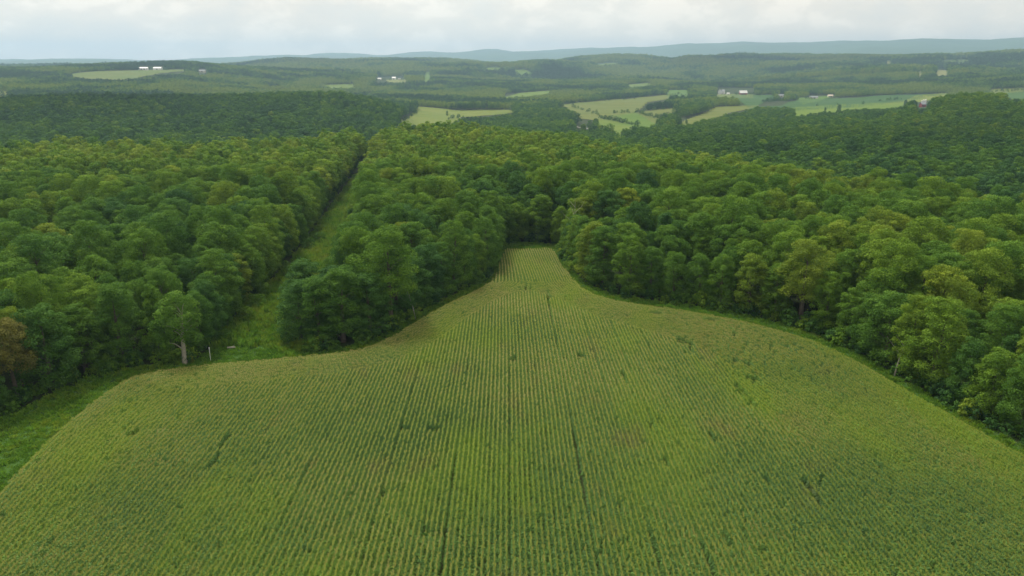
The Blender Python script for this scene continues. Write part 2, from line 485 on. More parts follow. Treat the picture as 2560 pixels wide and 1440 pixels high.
FIELDS = [
    ('hay_field', (.26, .30, .08), (.40, .36, .13), [(1005, 300), (1040, 285), (1052, 270), (1100, 274), (1140, 279), (1278, 277), (1280, 283), (1230, 289), (1150, 294), (1122, 308), (1095, 318), (1060, 325), (1020, 318)]),
    ('crop_field', (.24, .26, .09), (.34, .30, .14), [(1392, 262), (1480, 256), (1600, 246), (1672, 239), (1660, 249), (1612, 258), (1585, 270), (1540, 283), (1500, 290), (1460, 285), (1430, 272)]),
    ('crop_field', (.25, .26, .09), (.34, .30, .14), [(1592, 283), (1640, 276), (1705, 270), (1700, 276), (1650, 288), (1638, 297)]),
    ('meadow', (.20, .29, .07), (.27, .33, .09), [(1530, 291), (1590, 285), (1638, 299), (1645, 310), (1600, 312), (1560, 302)]),
    ('meadow', (.25, .31, .07), (.33, .35, .10), [(1500, 298), (1545, 301), (1590, 313), (1575, 318), (1500, 312)]),
    ('meadow', (.25, .31, .07), (.33, .35, .10), [(1530, 321), (1552, 320), (1548, 331), (1536, 331)]),
    ('crop_field', (.26, .27, .09), (.35, .30, .13), [(1690, 302), (1760, 285), (1790, 270), (1890, 267), (1870, 275), (1820, 284), (1760, 298), (1710, 310)]),
    ('bean_field', (.08, .17, .07), (.12, .21, .09), [(1842, 239), (1950, 239), (1900, 258), (1960, 255), (2000, 250), (2200, 240), (2395, 234), (2300, 243), (2200, 252), (2120, 260), (1990, 267), (1890, 265), (1872, 252)]),
    ('hay_field', (.24, .32, .05), (.32, .36, .08), [(1992, 269), (2100, 263), (2250, 258), (2262, 262), (2240, 270), (2200, 272), (2120, 276), (2000, 284)]),
    ('hay_field', (.33, .33, .09), (.42, .38, .12), [(2190, 254), (2255, 245), (2290, 240), (2368, 234), (2360, 240), (2300, 247), (2262, 252)]),
    ('meadow', (.17, .27, .09), (.22, .31, .11), [(1672, 226), (1718, 226), (1718, 237), (1668, 237)]),
    ('meadow', (.25, .32, .08), (.33, .36, .10), [(1262, 236), (1300, 233), (1370, 228), (1375, 232), (1320, 238), (1265, 242)]),
    ('hay_field', (.22, .27, .10), (.34, .31, .15), [(160, 188), (200, 182), (260, 178), (350, 176), (460, 174), (462, 179), (400, 184), (330, 194), (290, 197), (220, 193)]),
    ('meadow', (.25, .30, .10), (.30, .32, .12), [(405, 229), (450, 226), (530, 220), (530, 223), (450, 229)]),
    ('meadow', (.24, .30, .09), (.32, .34, .10), [(800, 213), (880, 211), (890, 215), (860, 218), (800, 217)]),
    ('bean_field', (.10, .19, .09), (.14, .22, .10), [(862, 234), (930, 233), (932, 238), (865, 238)]),
    ('meadow', (.20, .30, .08), (.30, .34, .10), [(1061, 183), (1073, 180), (1077, 187), (1070, 198), (1062, 203)]),
    ('hay_field', (.30, .30, .10), (.36, .33, .12), [(2470, 225), (2600, 219), (2600, 225), (2480, 231)]),
    ('bean_field', (.12, .21, .09), (.15, .24, .10), [(2500, 234), (2600, 228), (2600, 244), (2540, 246)]),
    ('bare_soil', (.42, .34, .24), (.55, .44, .33), [(2336, 176), (2366, 176), (2374, 184), (2345, 188)]),
    ('bare_soil', (.40, .32, .24), (.50, .42, .33), [(2214, 153), (2221, 153), (2234, 160), (2217, 161)]),
    ('bare_soil', (.42, .34, .26), (.55, .46, .36), [(2297, 180), (2305, 177), (2304, 187), (2298, 188)]),
    ('bare_soil', (.42, .36, .16), (.52, .46, .22), [(-30, 229), (24, 229), (22, 235), (-30, 236)]),
    ('farmyard', (.24, .30, .12), (.36, .33, .20), [(1795, 237), (1880, 236), (1880, 239), (1800, 240)]),
    ('farmyard', (.38, .34, .22), (.48, .42, .30), [(966, 200), (1018, 199), (1018, 202), (970, 203)]),
    ('meadow', (.22, .30, .10), (.30, .34, .12), [(640, 218), (690, 215), (740, 216), (690, 220)]),
    ('meadow', (.20, .30, .10), (.28, .34, .12), [(1284, 176), (1310, 174), (1332, 182), (1300, 184)]),
    ('meadow', (.22, .30, .10), (.30, .34, .12), [(1205, 171), (1240, 168), (1262, 173), (1220, 175)]),
    ('meadow', (.24, .30, .12), (.32, .34, .14), [(1480, 161), (1530, 157), (1560, 158), (1500, 164)]),
    ('meadow', (.24, .30, .12), (.32, .34, .14), [(1560, 212), (1620, 208), (1640, 211), (1570, 216)]),
    ('meadow', (.22, .30, .10), (.30, .34, .12), [(2350, 152), (2420, 150), (2440, 153), (2360, 156)]),
    ('lawn', (.18, .28, .08), (.24, .32, .10), [(1990, 246), (2060, 242), (2085, 241), (2060, 248), (2010, 255)]),
]
FIELDS = [(n_, a_, b_, [(np.mean([q[0] for q in p_]) + (q[0] - np.mean([q[0] for q in p_])) * 1.05, np.mean([q[1] for q in p_]) + (q[1] - np.mean([q[1] for q in p_])) * 1.12) if p_[0][1] > 225 and 900 < p_[0][0] < 2300 else q for q in p_]) for n_, a_, b_, p_ in FIELDS]
dull = lambda c, k=.45: (c[0] * k * .77, c[1] * k * 1.02, c[2] * k * .5)
FIELDS = [(a, dull(b), dull(c), d) for a, b, c, d in FIELDS]
MF = {}
clear_px = []
for nm, c1, c2, poly in FIELDS:
    clear_px.append(poly)
    key = (c1, c2)
    if key not in MF:
        MF[key] = stripes(nm + '_cover', c1, c2)
    cx = np.mean([p[0] for p in poly]); 
    lo = max(p[1] for p in poly)
    big = [(cx + (p[0] - cx) * 1.02, p[1] + (3 + 0.06 * (lo - 165)) * (p[1] > (lo + min(q[1] for q in poly)) / 2)) for p in poly]
    wp = np.array([hit(*p, start=700) for p in big])
    A0, A1 = np.arctan2(wp[:, 0], wp[:, 1]).min(), np.arctan2(wp[:, 0], wp[:, 1]).max()
    R0, R1 = np.hypot(*wp.T).min(), np.hypot(*wp.T).max()
    ka = max(4, int((A1 - A0) * (R0 + R1) / 2 / 5)); kr = max(4, min(160, int((R1 - R0) / 8)))
    aa = np.linspace(A0, A1, ka + 1); rr2 = np.linspace(R0, R1, kr + 1)
    ga, gr = np.meshgrid(aa, rr2, indexing='ij')
    gx, gy = gr * np.sin(ga), gr * np.cos(ga)
    gz = ground(gx, gy) + 0.9
    i, j = np.meshgrid(np.arange(ka), np.arange(kr), indexing='ij')
    F = np.stack([i * (kr + 1) + j, i * (kr + 1) + j + 1, (i + 1) * (kr + 1) + j + 1, (i + 1) * (kr + 1) + j], -1).reshape(-1, 4)
    VV = np.stack([gx, gy, gz], -1).reshape(-1, 3)
    c = VV[F].mean(1)
    F = F[inpoly(c[:, 0], c[:, 1], wp)]
    if len(F) == 0: continue
    used = np.unique(F); rem = np.zeros(len(VV), int); rem[used] = np.arange(len(used))
    tag(link(nm, make_mesh(nm, VV[used], rem[F], [MF[key]], smooth=True)), kind='structure')

# ------------------------------------------------------------------ tree models
def crown_arrays(seed, height, rad, base, lobes, leaves, leaf, conical=0.0, flat=0.82, sub=8, fill=0.12, jit=0.46):
    """foliage as leaf clusters set over the lobes of a crown"""
    g = np.random.default_rng(seed)
    hh = height - base
    u = (np.arange(lobes) + g.random(lobes) * 0.8) / lobes
    ang = np.arange(lobes) * 2.39996 + g.random(lobes) * 0.9
    prof = lambda t: (1 - conical) * np.sqrt(np.clip(1 - (np.clip((t - 0.38), -0.38, 1) / np.where(t > 0.38, 0.64, 0.62)) ** 2, 0, 1)) + conical * (1.05 - t) * np.clip(t * 6 + .3, 0, 1)
    lopsided = 1 + 0.18 * np.cos(ang - g.random() * 6.28)
    rr = prof(u) * rad * 0.74 * lopsided * (0.82 + 0.3 * g.random(lobes))
    inner = g.random(lobes) < 0.16
    rr[inner] *= 0.4
    C = np.stack([rr * np.cos(ang), rr * np.sin(ang), base + hh * (0.06 + 0.86 * u)], 1)
    LR = rad * (0.30 + 0.20 * g.random(lobes)) * (1 - 0.15 * u)
    # second level
    nS = lobes * sub
    d = g.normal(size=(nS, 3)); d[:, 2] = np.abs(d[:, 2]) * 0.7 + 0.05 - 0.35 * (g.random(nS) < .35)
    d /= np.linalg.norm(d, axis=1)[:, None]
    Ci = np.repeat(np.arange(lobes), sub)
    out = C.copy(); out[:, 2] = (out[:, 2] - base - hh * 0.35) * 0.6; out /= np.linalg.norm(out, axis=1)[:, None] + 1e-6
    d = d + out[Ci] * 0.6; d /= np.linalg.norm(d, axis=1)[:, None]
    S = C[Ci] + d * (LR[Ci] * 0.62)[:, None] * np.array([1, 1, flat])
    SR = LR[Ci] * (0.46 + 0.20 * g.random(nS))
    w = SR ** 2; w /= w.sum()
    k = g.choice(nS, leaves, p=w)
    n = g.normal(size=(leaves, 3)); n[:, 2] += 0.55; n += d[k] * 0.7
    n /= np.linalg.norm(n, axis=1)[:, None]
    P = S[k] + n * SR[k][:, None] * (0.75 + 0.35 * g.random(leaves))[:, None] * np.array([1, 1, 0.85])
    f = g.random(leaves) < fill                      # loose leaves between lobes
    P[f] = C[Ci[k[f]]] + g.normal(size=(f.sum(), 3)) * LR[Ci[k[f]]][:, None] * 0.42
    P[:, 2] = np.maximum(P[:, 2], 0.25)
    nn = n + g.normal(size=(leaves, 3)) * jit; nn /= np.linalg.norm(nn, axis=1)[:, None]
    a = np.cross(nn, g.normal(size=(leaves, 3))); a /= np.linalg.norm(a, axis=1)[:, None]
    b = np.cross(nn, a)
    s1 = leaf * (0.6 + 0.8 * g.random(leaves))[:, None]; s2 = s1 * (0.55 + 0.3 * g.random(leaves))[:, None]
    V = np.stack([P - a * s1 * .5, P + b * s2 * .5 + a * s1 * 0.05, P + a * s1 * .5, P - b * s2 * .5 + a * s1 * 0.05], 1).reshape(-1, 3)
    F = np.arange(leaves * 4).reshape(-1, 4)
    # leaf colour varies from spray to spray
    lv = np.clip(0.5 + 0.22 * g.normal(size=lobes)[Ci[k]] + 0.16 * g.normal(size=nS)[k] + 0.12 * g.normal(size=leaves), 0, 1)
    return V, F, lv, C, LR
def trunk_mesh(name, C, height, base, rad, m, seed, nb=9, thick=1.0):
    g = np.random.default_rng(seed)
    mb = MB()
    top = height * 0.8
    lean = g.normal(size=2) * 0.25
    pts = [(lean[0] * t * t * 2, lean[1] * t * t * 2, top * t - 0.3) for t in np.linspace(0, 1, 6)]
    r0 = 0.022 * height * thick
    mb.tube(pts, [r0 * 1.35, r0, r0 * .85, r0 * .65, r0 * .4, r0 * .15], 8)
    for c in C[g.choice(len(C), min(nb, len(C)), replace=False)]:
        z0 = max(c[2] - rad * 0.55, base * 0.6, 0.8)
        z0 = min(z0, top * .9)
        t = (z0 + .3) / top
        p0 = np.array([lean[0] * t * t * 2, lean[1] * t * t * 2, z0])
        mid = (p0 + c) / 2 + np.array([0, 0, 0.1 * rad])
        rb = r0 * (1 - t * .8) * .5
        mb.tube([p0, mid, c], [rb, rb * .6, rb * .2], 5)
    return mb.mesh(name, m)

def tree_model(seed, height, rad, base, lobes, leaves, leaf, **kw):
    tk = kw.pop('trunk', {})
    V, F, lv, C, LR = crown_arrays(seed, height, rad, base, lobes, leaves, leaf, **kw)
    cme = make_mesh('crown', V, F, [M_LEAF], attrs={'leafvar': ('FACE', lv)})
    tme = trunk_mesh('trunk', C, height, base, rad, tk.get('m', M_BARK), seed + 100, tk.get('nb', 9), tk.get('thick', 1.0)) if tk is not None else None
    return cme, tme, height
NEAR = []
for s in range(6):      # forest-edge trees: foliage down to the ground
    NEAR.append(tree_model(10 + s, 15.5 + (s % 3) * 1.6, 3.9 + 0.35 * (s % 2), 0.8 + .3 * (s % 3), 56, 24000, 0.24))
for s in range(6):      # trees of the closed canopy
    NEAR.append(tree_model(30 + s, 17 + (s % 3) * 1.5, 4.2 + 0.4 * (s % 3), 6.5, 40, 19000, 0.26, flat=.78))
for s in range(2):      # pointed young trees
    NEAR.append(tree_model(50 + s, 15.5 + s, 3.5, 0.8, 50, 17000, 0.27, conical=0.75))
# an open tree with a pale bare trunk
NEAR.append(tree_model(60, 14.5, 4.0, 4.6, 30, 7000, 0.32, trunk=dict(m=M_PALEBARK, nb=14, thick=1.3)))
EDGE_V, CAN_V, CONE_V, PALE_V = list(range(6)), list(range(6, 12)), [12, 13], 14

# ------------------------------------------------------------------ geometry-node scatter for what nobody could count
def model_collection(name, meshes):
    c = bpy.data.collections.new(name)
    for k, ms in enumerate(meshes):
        o = bpy.data.objects.new(f'{name}_{k:02d}', ms); c.objects.link(o)
    return c
def scatter(name, P, rot, scl, var, tint, coll, label, cat=None, tilt=None):
    n = len(P)
    me = bpy.data.meshes.new(name)
    me.vertices.add(n); me.vertices.foreach_set('co', np.asarray(P, np.float32).ravel())
    def at_(nm, typ, arr, key='value'):
        a = me.attributes.new(nm, typ, 'POINT'); a.data.foreach_set(key, arr)
    e = np.zeros((n, 3), np.float32); e[:, 2] = rot
    if tilt is not None: e[:, :2] = tilt
    at_('rot', 'FLOAT_VECTOR', e.ravel(), 'vector')
    at_('scl', 'FLOAT_VECTOR', np.asarray(scl, np.float32).ravel(), 'vector')
    at_('var', 'INT', np.asarray(var, np.int32))
    at_('tint', 'FLOAT', np.asarray(tint, np.float32))
    o = link(name, me)
    nt = bpy.data.node_groups.new(name + '_scatter', 'GeometryNodeTree')
    nt.interface.new_socket('Geometry', in_out='INPUT', socket_type='NodeSocketGeometry')
    nt.interface.new_socket('Geometry', in_out='OUTPUT', socket_type='NodeSocketGeometry')
    gi, go = nt.nodes.new('NodeGroupInput'), nt.nodes.new('NodeGroupOutput')
    ip = nt.nodes.new('GeometryNodeInstanceOnPoints'); ip.inputs['Pick Instance'].default_value = True
    ci = nt.nodes.new('GeometryNodeCollectionInfo'); ci.inputs['Collection'].default_value = coll
    ci.inputs['Separate Children'].default_value = True; ci.inputs['Reset Children'].default_value = True
    def na_(nm, typ):
        x = nt.nodes.new('GeometryNodeInputNamedAttribute'); x.data_type = typ; x.inputs['Name'].default_value = nm
        return [s for s in x.outputs if s.enabled and s.name == 'Attribute'][0]
    L = nt.links
    L.new(gi.outputs[0], ip.inputs['Points']); L.new(ci.outputs[0], ip.inputs['Instance'])
    L.new(na_('var', 'INT'), ip.inputs['Instance Index'])
    er = nt.nodes.new('FunctionNodeEulerToRotation')
    L.new(na_('rot', 'FLOAT_VECTOR'), er.inputs[0]); L.new(er.outputs[0], ip.inputs['Rotation'])
    L.new(na_('scl', 'FLOAT_VECTOR'), ip.inputs['Scale'])
    L.new(ip.outputs[0], go.inputs[0])
    md = o.modifiers.new('scatter', 'NODES'); md.node_group = nt
    tag(o, label, cat, kind='stuff')
    return o

# ------------------------------------------------------------------ where the trees stand
trees = []     # x, y, kind ('edge' / 'inner')
def grow(step):
    return step
side_lines = []
lane_left = [lane_d * s + lane_n * (-52.5 if s < 188 else (-50.3 if s < 235 else -48.6)) for s in np.arange(150, 620, 10)]
lane_right = [lane_d * s + lane_n * (-27.0 if s < 200 else (-25.5 if s < 255 else (-29.0 if s < 400 else -31.0))) for s in np.arange(160, 640, 10)]
def inset(line, dist, step):
    q = resample(line, step)
    d = np.gradient(q, axis=0); d /= np.linalg.norm(d, axis=1)[:, None]
    n = np.stack([-d[:, 1], d[:, 0]], 1)
    out = []
    for p, m in zip(q, n):
        for sgn in (1, -1):
            c = p + m * dist * sgn
            if not in_open(np.array([c[0]]), np.array([c[1]]), 1.0)[0]:
                out.append(c); break
    return out
cand = []
for a_, b_ in ((752, 852), (804, 856), (862, 852), (925, 846), (770, 838), (835, 842), (895, 826), (765, 806), (850, 806), (930, 812), (1000, 796)):
    cand.append((at(a_, b_), 'edge'))
for p in inset(fL, 3.2, 6.3): cand.append((p, 'edge'))
for p in inset(fC, 3.3, 6.3): cand.append((p, 'edge'))
for p in resample(lane_left, 6.6): cand.append((p, 'edge'))
for p in resample(lane_right, 6.6): cand.append((p, 'edge'))
P = np.empty((0, 2)); K = []
for p, k in cand:
    p = p + rng.normal(size=2) * 0.45
    if len(P) and np.hypot(*(P - p).T).min() < 5.0: continue
    P = np.vstack([P, p]); K.append(k)
n_edge = len(P)
def hexgrid(r0, r1, s, jit=0.32, az=39):
    xs = np.arange(-r1 * math.sin(R(az)), r1 * math.sin(R(az)), s)
    ys = np.arange(r0 * math.cos(R(az)) - s, r1, s * 0.87)
    gx, gy = np.meshgrid(xs, ys)
    gx = gx + (np.arange(len(ys)) % 2)[:, None] * s / 2
    gx = gx + rng.normal(size=gx.shape) * s * jit * .6; gy = gy + rng.normal(size=gy.shape) * s * jit * .6
    gx, gy = gx.ravel(), gy.ravel()
    r = np.hypot(gx, gy); a = np.abs(np.arctan2(gx, gy))
    k = (r >= r0) & (r < r1) & (a < R(az))
    return gx[k], gy[k]
gx, gy = hexgrid(60, 720, 6.6)
k = ~in_open(gx, gy, 3.4)
gx, gy = gx[k], gy[k]
dm, _ = dist_to(np.stack([gx, gy], 1), P[:n_edge])
k = dm > 4.9
Q = np.stack([gx[k], gy[k]], 1)
P = np.vstack([P, Q]); K += ['inner'] * len(Q)
X, Y = P[:, 0], P[:, 1]
Z = ground(X, Y)
is_edge = np.array([q == 'edge' for q in K])
RAD = np.hypot(X, Y)
nT = len(P)
VAR = np.where(is_edge, rng.choice(EDGE_V, nT), rng.choice(CAN_V, nT))
VAR = np.where(rng.random(nT) < 0.11, rng.choice(CONE_V, nT), VAR)
dO = np.minimum(dist_to(P, edgeL)[0], dist_to(P, edgeR)[0])
SCL = 0.80 + 0.46 * rng.random(nT) ** 1.3
SCL = np.where(is_edge, 0.78 + 0.32 * rng.random(nT), SCL)
SCL = np.where(is_edge & (lane_t(X, Y) > -31) & (lane_t(X, Y) < -22) & (RAD > 155) & (RAD < 300), SCL * .8, SCL)
WID = 0.82 + 0.34 * rng.random(nT)
ROT = rng.random(nT) * 6.283
def tints(x, y, n):
    t = np.clip(0.38 + 0.24 * (rng.random(n) - 0.5) + 0.34 * (fbm(x + 3000, y + 3000, 60, 77) - 0.5) + 0.08 * rng.normal(size=n), 0.02, 0.86)
    odd = rng.random(n)
    t = np.where(odd < 0.025, 0.70, t); t = np.where(odd > 0.998, 0.88, t)
    return t
TINT = tints(X, Y, nT)
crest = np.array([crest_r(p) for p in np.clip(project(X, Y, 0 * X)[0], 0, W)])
TINT += np.where(RAD < crest + 12, np.interp(RAD / crest, [.3, .6, 1.0], [-.04, .06, .22]), -.13)  # sunlit crest and shaded slopes beyond it, painted into the leaf tint
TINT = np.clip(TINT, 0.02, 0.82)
px_top, py_top = project(X, Y, Z + 15 * SCL)
def nearest(px, py, frac=0.6):
    a, b = project(X, Y, Z + 16 * frac * SCL)
    vis = (RAD < 330) & (is_edge | (px > 60))
    d = np.hypot(a - px, b - py) + (~vis) * 1e6
    return int(d.argmin())
NOTES = {}
for (px, py, tn, vr, word) in [
        (30, 850, .91, 9, 'brownish'), (455, 800, .38, PALE_V, 'open pale-trunked'), (1640, 620, .66, 12, 'bright green pointed'),
        (1430, 560, .50, 13, 'light green pointed'), (125, 720, .40, 12, 'deep green pointed'), (1010, 660, .76, 2, 'olive-brown round'),
        (2010, 700, .74, 8, 'yellow-olive'), (2200, 690, .74, 7, 'broad olive'), (1190, 640, .50, 3, None), (2350, 830, .56, 1, None),
        (540, 600, .80, 13, 'yellowish feathery'), (1240, 520, .08, 4, 'very dark'), (1300, 520, .12, 5, 'very dark'), (1170, 540, .60, 9, None),
        (2470, 1000, .50, 0, None), (2540, 720, .66, 9, None)]:
    q = nearest(px, py); TINT[q] = tn; VAR[q] = vr
    if word: NOTES[q] = word

WID[:11] = 1.25; SCL[:11] = np.clip(SCL[:11], .85, 1.0)
TINT[:11] = .14 + .16 * rng.random(11)
WID = np.where(is_edge, WID * 1.1, WID)
front_ = np.hypot(X - at(760, 860)[0], Y - at(760, 860)[1]) < 13
TINT = np.where(front_, .12 + .2 * rng.random(nT), TINT); VAR = np.where(front_, rng.choice([1, 2, 4, 5], nT), VAR)
# nearest trees in the frame are things of their own
ppx, ppy = project(X, Y, Z + 9)
inframe = (ppx > -25) & (ppx < W + 25) & (ppy < H)
order = np.argsort(np.where(inframe, RAD, 1e9))
single = np.zeros(nT, bool); single[order[:300]] = True
ORD = ['first', 'second', 'third', 'fourth', 'fifth', 'sixth', 'seventh', 'eighth', 'ninth', 'tenth', 'eleventh', 'twelfth', 'thirteenth',
       'fourteenth', 'fifteenth', 'sixteenth', 'seventeenth', 'eighteenth', 'nineteenth', 'twentieth']
ORD += ['twenty-' + w for w in ORD[:9]] + ['thirtieth'] + ['thirty-' + w for w in ORD[:9]] + ['fortieth'] + ['forty-' + w for w in ORD[:9]] + ['fiftieth'] + ['fifty-' + w for w in ORD[:9]] + ['sixtieth'] + ['sixty-' + w for w in ORD[:9]]
def colour_word(t):
    for lim, w in ((.12, 'very dark green'), (.24, 'dark bluish-green'), (.36, 'deep green'), (.5, 'mid-green'), (.64, 'light green'), (.78, 'olive-green'),
                   (.89, 'yellow-green'), (1.1, 'reddish-brown')):
        if t < lim: return w
# regions and rows behind the edge they belong to
LT = lane_t(X, Y)
lineFL = resample(fL, 1.0); lineFC = resample(fC, 1.0)
kneck = int(np.hypot(*(lineFC - at(1254, 611)).T).argmin()); kn2 = int(np.hypot(*(lineFC - at(1390, 611)).T).argmin())
dFL, iFL = dist_to(P, lineFL); dFC, iFC = dist_to(P, lineFC)
region = {}
for q in np.nonzero(single)[0]:
    if LT[q] < -36:
        dl = -45.0 - LT[q]
        if dFL[q] < dl or RAD[q] < 150: region[q] = ('L', dFL[q], iFL[q])
        else: region[q] = ('A', dl, Y[q])
    else:
        dr = LT[q] + 27.5
        if iFC[q] < kneck and dr < dFC[q]: region[q] = ('B', dr, Y[q])
        elif iFC[q] < kneck: region[q] = ('C', dFC[q], iFC[q])
        elif iFC[q] <= kn2: region[q] = ('N', dFC[q], iFC[q])
        else: region[q] = ('D', dFC[q], iFC[q])
WHERE = {'L': ("left meadow", 'the left'), 'A': ("lane's left side", 'lane mouth'), 'B': ("lane's right side", 'lane mouth'),
         'C': ("corn's left bay", 'the lane'), 'N': ("corn's narrow end", 'the left'), 'D': ("corn's right edge", 'narrow end')}
rows = {}
for q, (g, d, s) in region.items():
    rows.setdefault((g, min(int(d / 7.4), 9)), []).append((s, q))
GROUPS = {'L': 'trees of the left forest', 'A': 'trees of the left forest', 'B': 'trees of the wood between lane and corn', 'C': 'trees of the wood between lane and corn',
          'N': 'trees behind the narrow end of the corn', 'D': 'trees of the right forest'}
for (g, b), L_ in rows.items():
    L_.sort()
    for idx, (s, q) in enumerate(L_):
        w = NOTES.get(q, colour_word(TINT[q]))
        wh, fr = WHERE[g]
        lab = f'{w} tree, {ORD[idx]} from {fr}, {ORD[b] if b else "front"} row by {wh}'
        cme, tme, h = NEAR[VAR[q]]
        root = empty('broadleaf_tree', (X[q], Y[q], Z[q]), ROT[q])
        root.scale = (SCL[q] * WID[q], SCL[q] * WID[q], SCL[q])
        tag(root, lab, 'tree', GROUPS[g])
        tr = link('trunk', tme, root)
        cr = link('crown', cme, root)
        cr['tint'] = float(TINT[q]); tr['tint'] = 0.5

# remaining forest
MIDm = [tree_model(200 + s, 17 + (s % 3), 4.3 + 0.4 * (s % 3), 5.5, 26, 4200, 0.48, sub=5, jit=.25, trunk=None)[0] for s in range(7)]
SMALLm = [tree_model(240 + s, 15 + (s % 3), 5.2, 3.5, 13, 1000, 0.9, sub=4, jit=.2, trunk=None)[0] for s in range(6)]
# forest of the near plateau: full models with trunks close by, lighter ones further away
nearjoin = []
for k in range(12):
    nearjoin.append(NEAR[k][0])
coll_near = model_collection('near_crowns', [NEAR[k][0] for k in range(14)])
coll_mid = model_collection('mid_crowns', MIDm)
coll_small = model_collection('small_crowns', SMALLm)
rest = ~single
a = rest & (RAD < 330)
s3 = np.stack([SCL * WID, SCL * WID, SCL], 1)
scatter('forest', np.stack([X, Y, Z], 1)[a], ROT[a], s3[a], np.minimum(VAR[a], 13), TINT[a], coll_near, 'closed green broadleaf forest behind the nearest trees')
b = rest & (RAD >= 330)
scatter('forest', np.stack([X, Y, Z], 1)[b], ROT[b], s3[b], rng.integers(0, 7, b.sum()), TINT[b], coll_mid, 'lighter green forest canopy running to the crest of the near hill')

BUILD_PX = [(348, 166, 410, 178), (496, 174, 516, 184), (940, 194, 1012, 203), (1792, 220, 1886, 240), (1946, 236, 1962, 243), (2020, 238, 2090, 248),
            (2292, 250, 2320, 270), (2338, 250, 2354, 262), (1436, 314, 1486, 326), (1272, 276, 1280, 286)]
def far_clear(x, y, top):
    z = ground(x, y)
    keep = ~in_open(x, y, 1)
    for dz, ox in ((0.0, 0), (.5, 3), (.5, -3), (1.0, 0), (1.2, 3), (1.2, -3)):
        a_, b_ = project(x + ox, y, z + top * dz)
        for poly in clear_px:
            pl = np.array(poly); 
            k = keep & (a_ > pl[:, 0].min() - 3) & (a_ < pl[:, 0].max() + 3) & (b_ > pl[:, 1].min() - 3) & (b_ < pl[:, 1].max() + 3)
            if k.any():
                idx = np.nonzero(k)[0]
                keep[idx[inpoly(a_[idx], b_[idx], poly)]] = False
        for (x0, y0, x1, y1) in BUILD_PX:
            keep &= ~((a_ > x0) & (a_ < x1) & (b_ > y0) & (b_ < y1))
    return keep, z
def far_forest(r0, r1, s, models, top, scl, label, tintshift, vtop=0.9):
    x, y = hexgrid(r0, r1, s, az=38)
    k, z = far_clear(x, y, top)
    x, y, z = x[k], y[k], z[k]
    n = len(x)
    sc_ = scl * (0.8 + 0.42 * rng.random(n)); wd = 0.9 + .3 * rng.random(n)
    t = np.clip(tints(x, y, n) + tintshift(x, y), 0.0, 0.82)
    scatter('forest', np.stack([x, y, z - 0.5], 1), rng.random(n) * 6.283, np.stack([sc_ * wd, sc_ * wd, sc_], 1), rng.integers(0, len(models.objects), n), t, models, label)
    print('forest', label, n)
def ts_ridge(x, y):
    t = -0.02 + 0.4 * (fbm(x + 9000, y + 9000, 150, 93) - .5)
    t = np.where(x < -40, t - 0.14, t - .05)              # shade of clouds on the left ridge, put into the leaf tint
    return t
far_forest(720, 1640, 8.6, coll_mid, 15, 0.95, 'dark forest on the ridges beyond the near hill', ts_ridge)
far_forest(1640, 3300, 9.6, coll_small, 13, 0.86, 'woods between the distant fields', lambda x, y: 2.6 * (fbm(x + 9000, y + 9000, 190, 91) - .5) + 1.2 * (fbm(x + 9000, y + 9000, 50, 98, 2) - .5) + .06)
far_forest(3300, 5700, 18.0, coll_small, 16, 1.5, 'hazy wooded hills below the mountains', lambda x, y: 3.2 * (fbm(x + 9000, y + 9000, 420, 95, 3) - .5) + 1.6 * (fbm(x + 9000, y + 9000, 90, 98, 2) - .5) + .20 + .2 * (rng.random(len(x)) - .5))

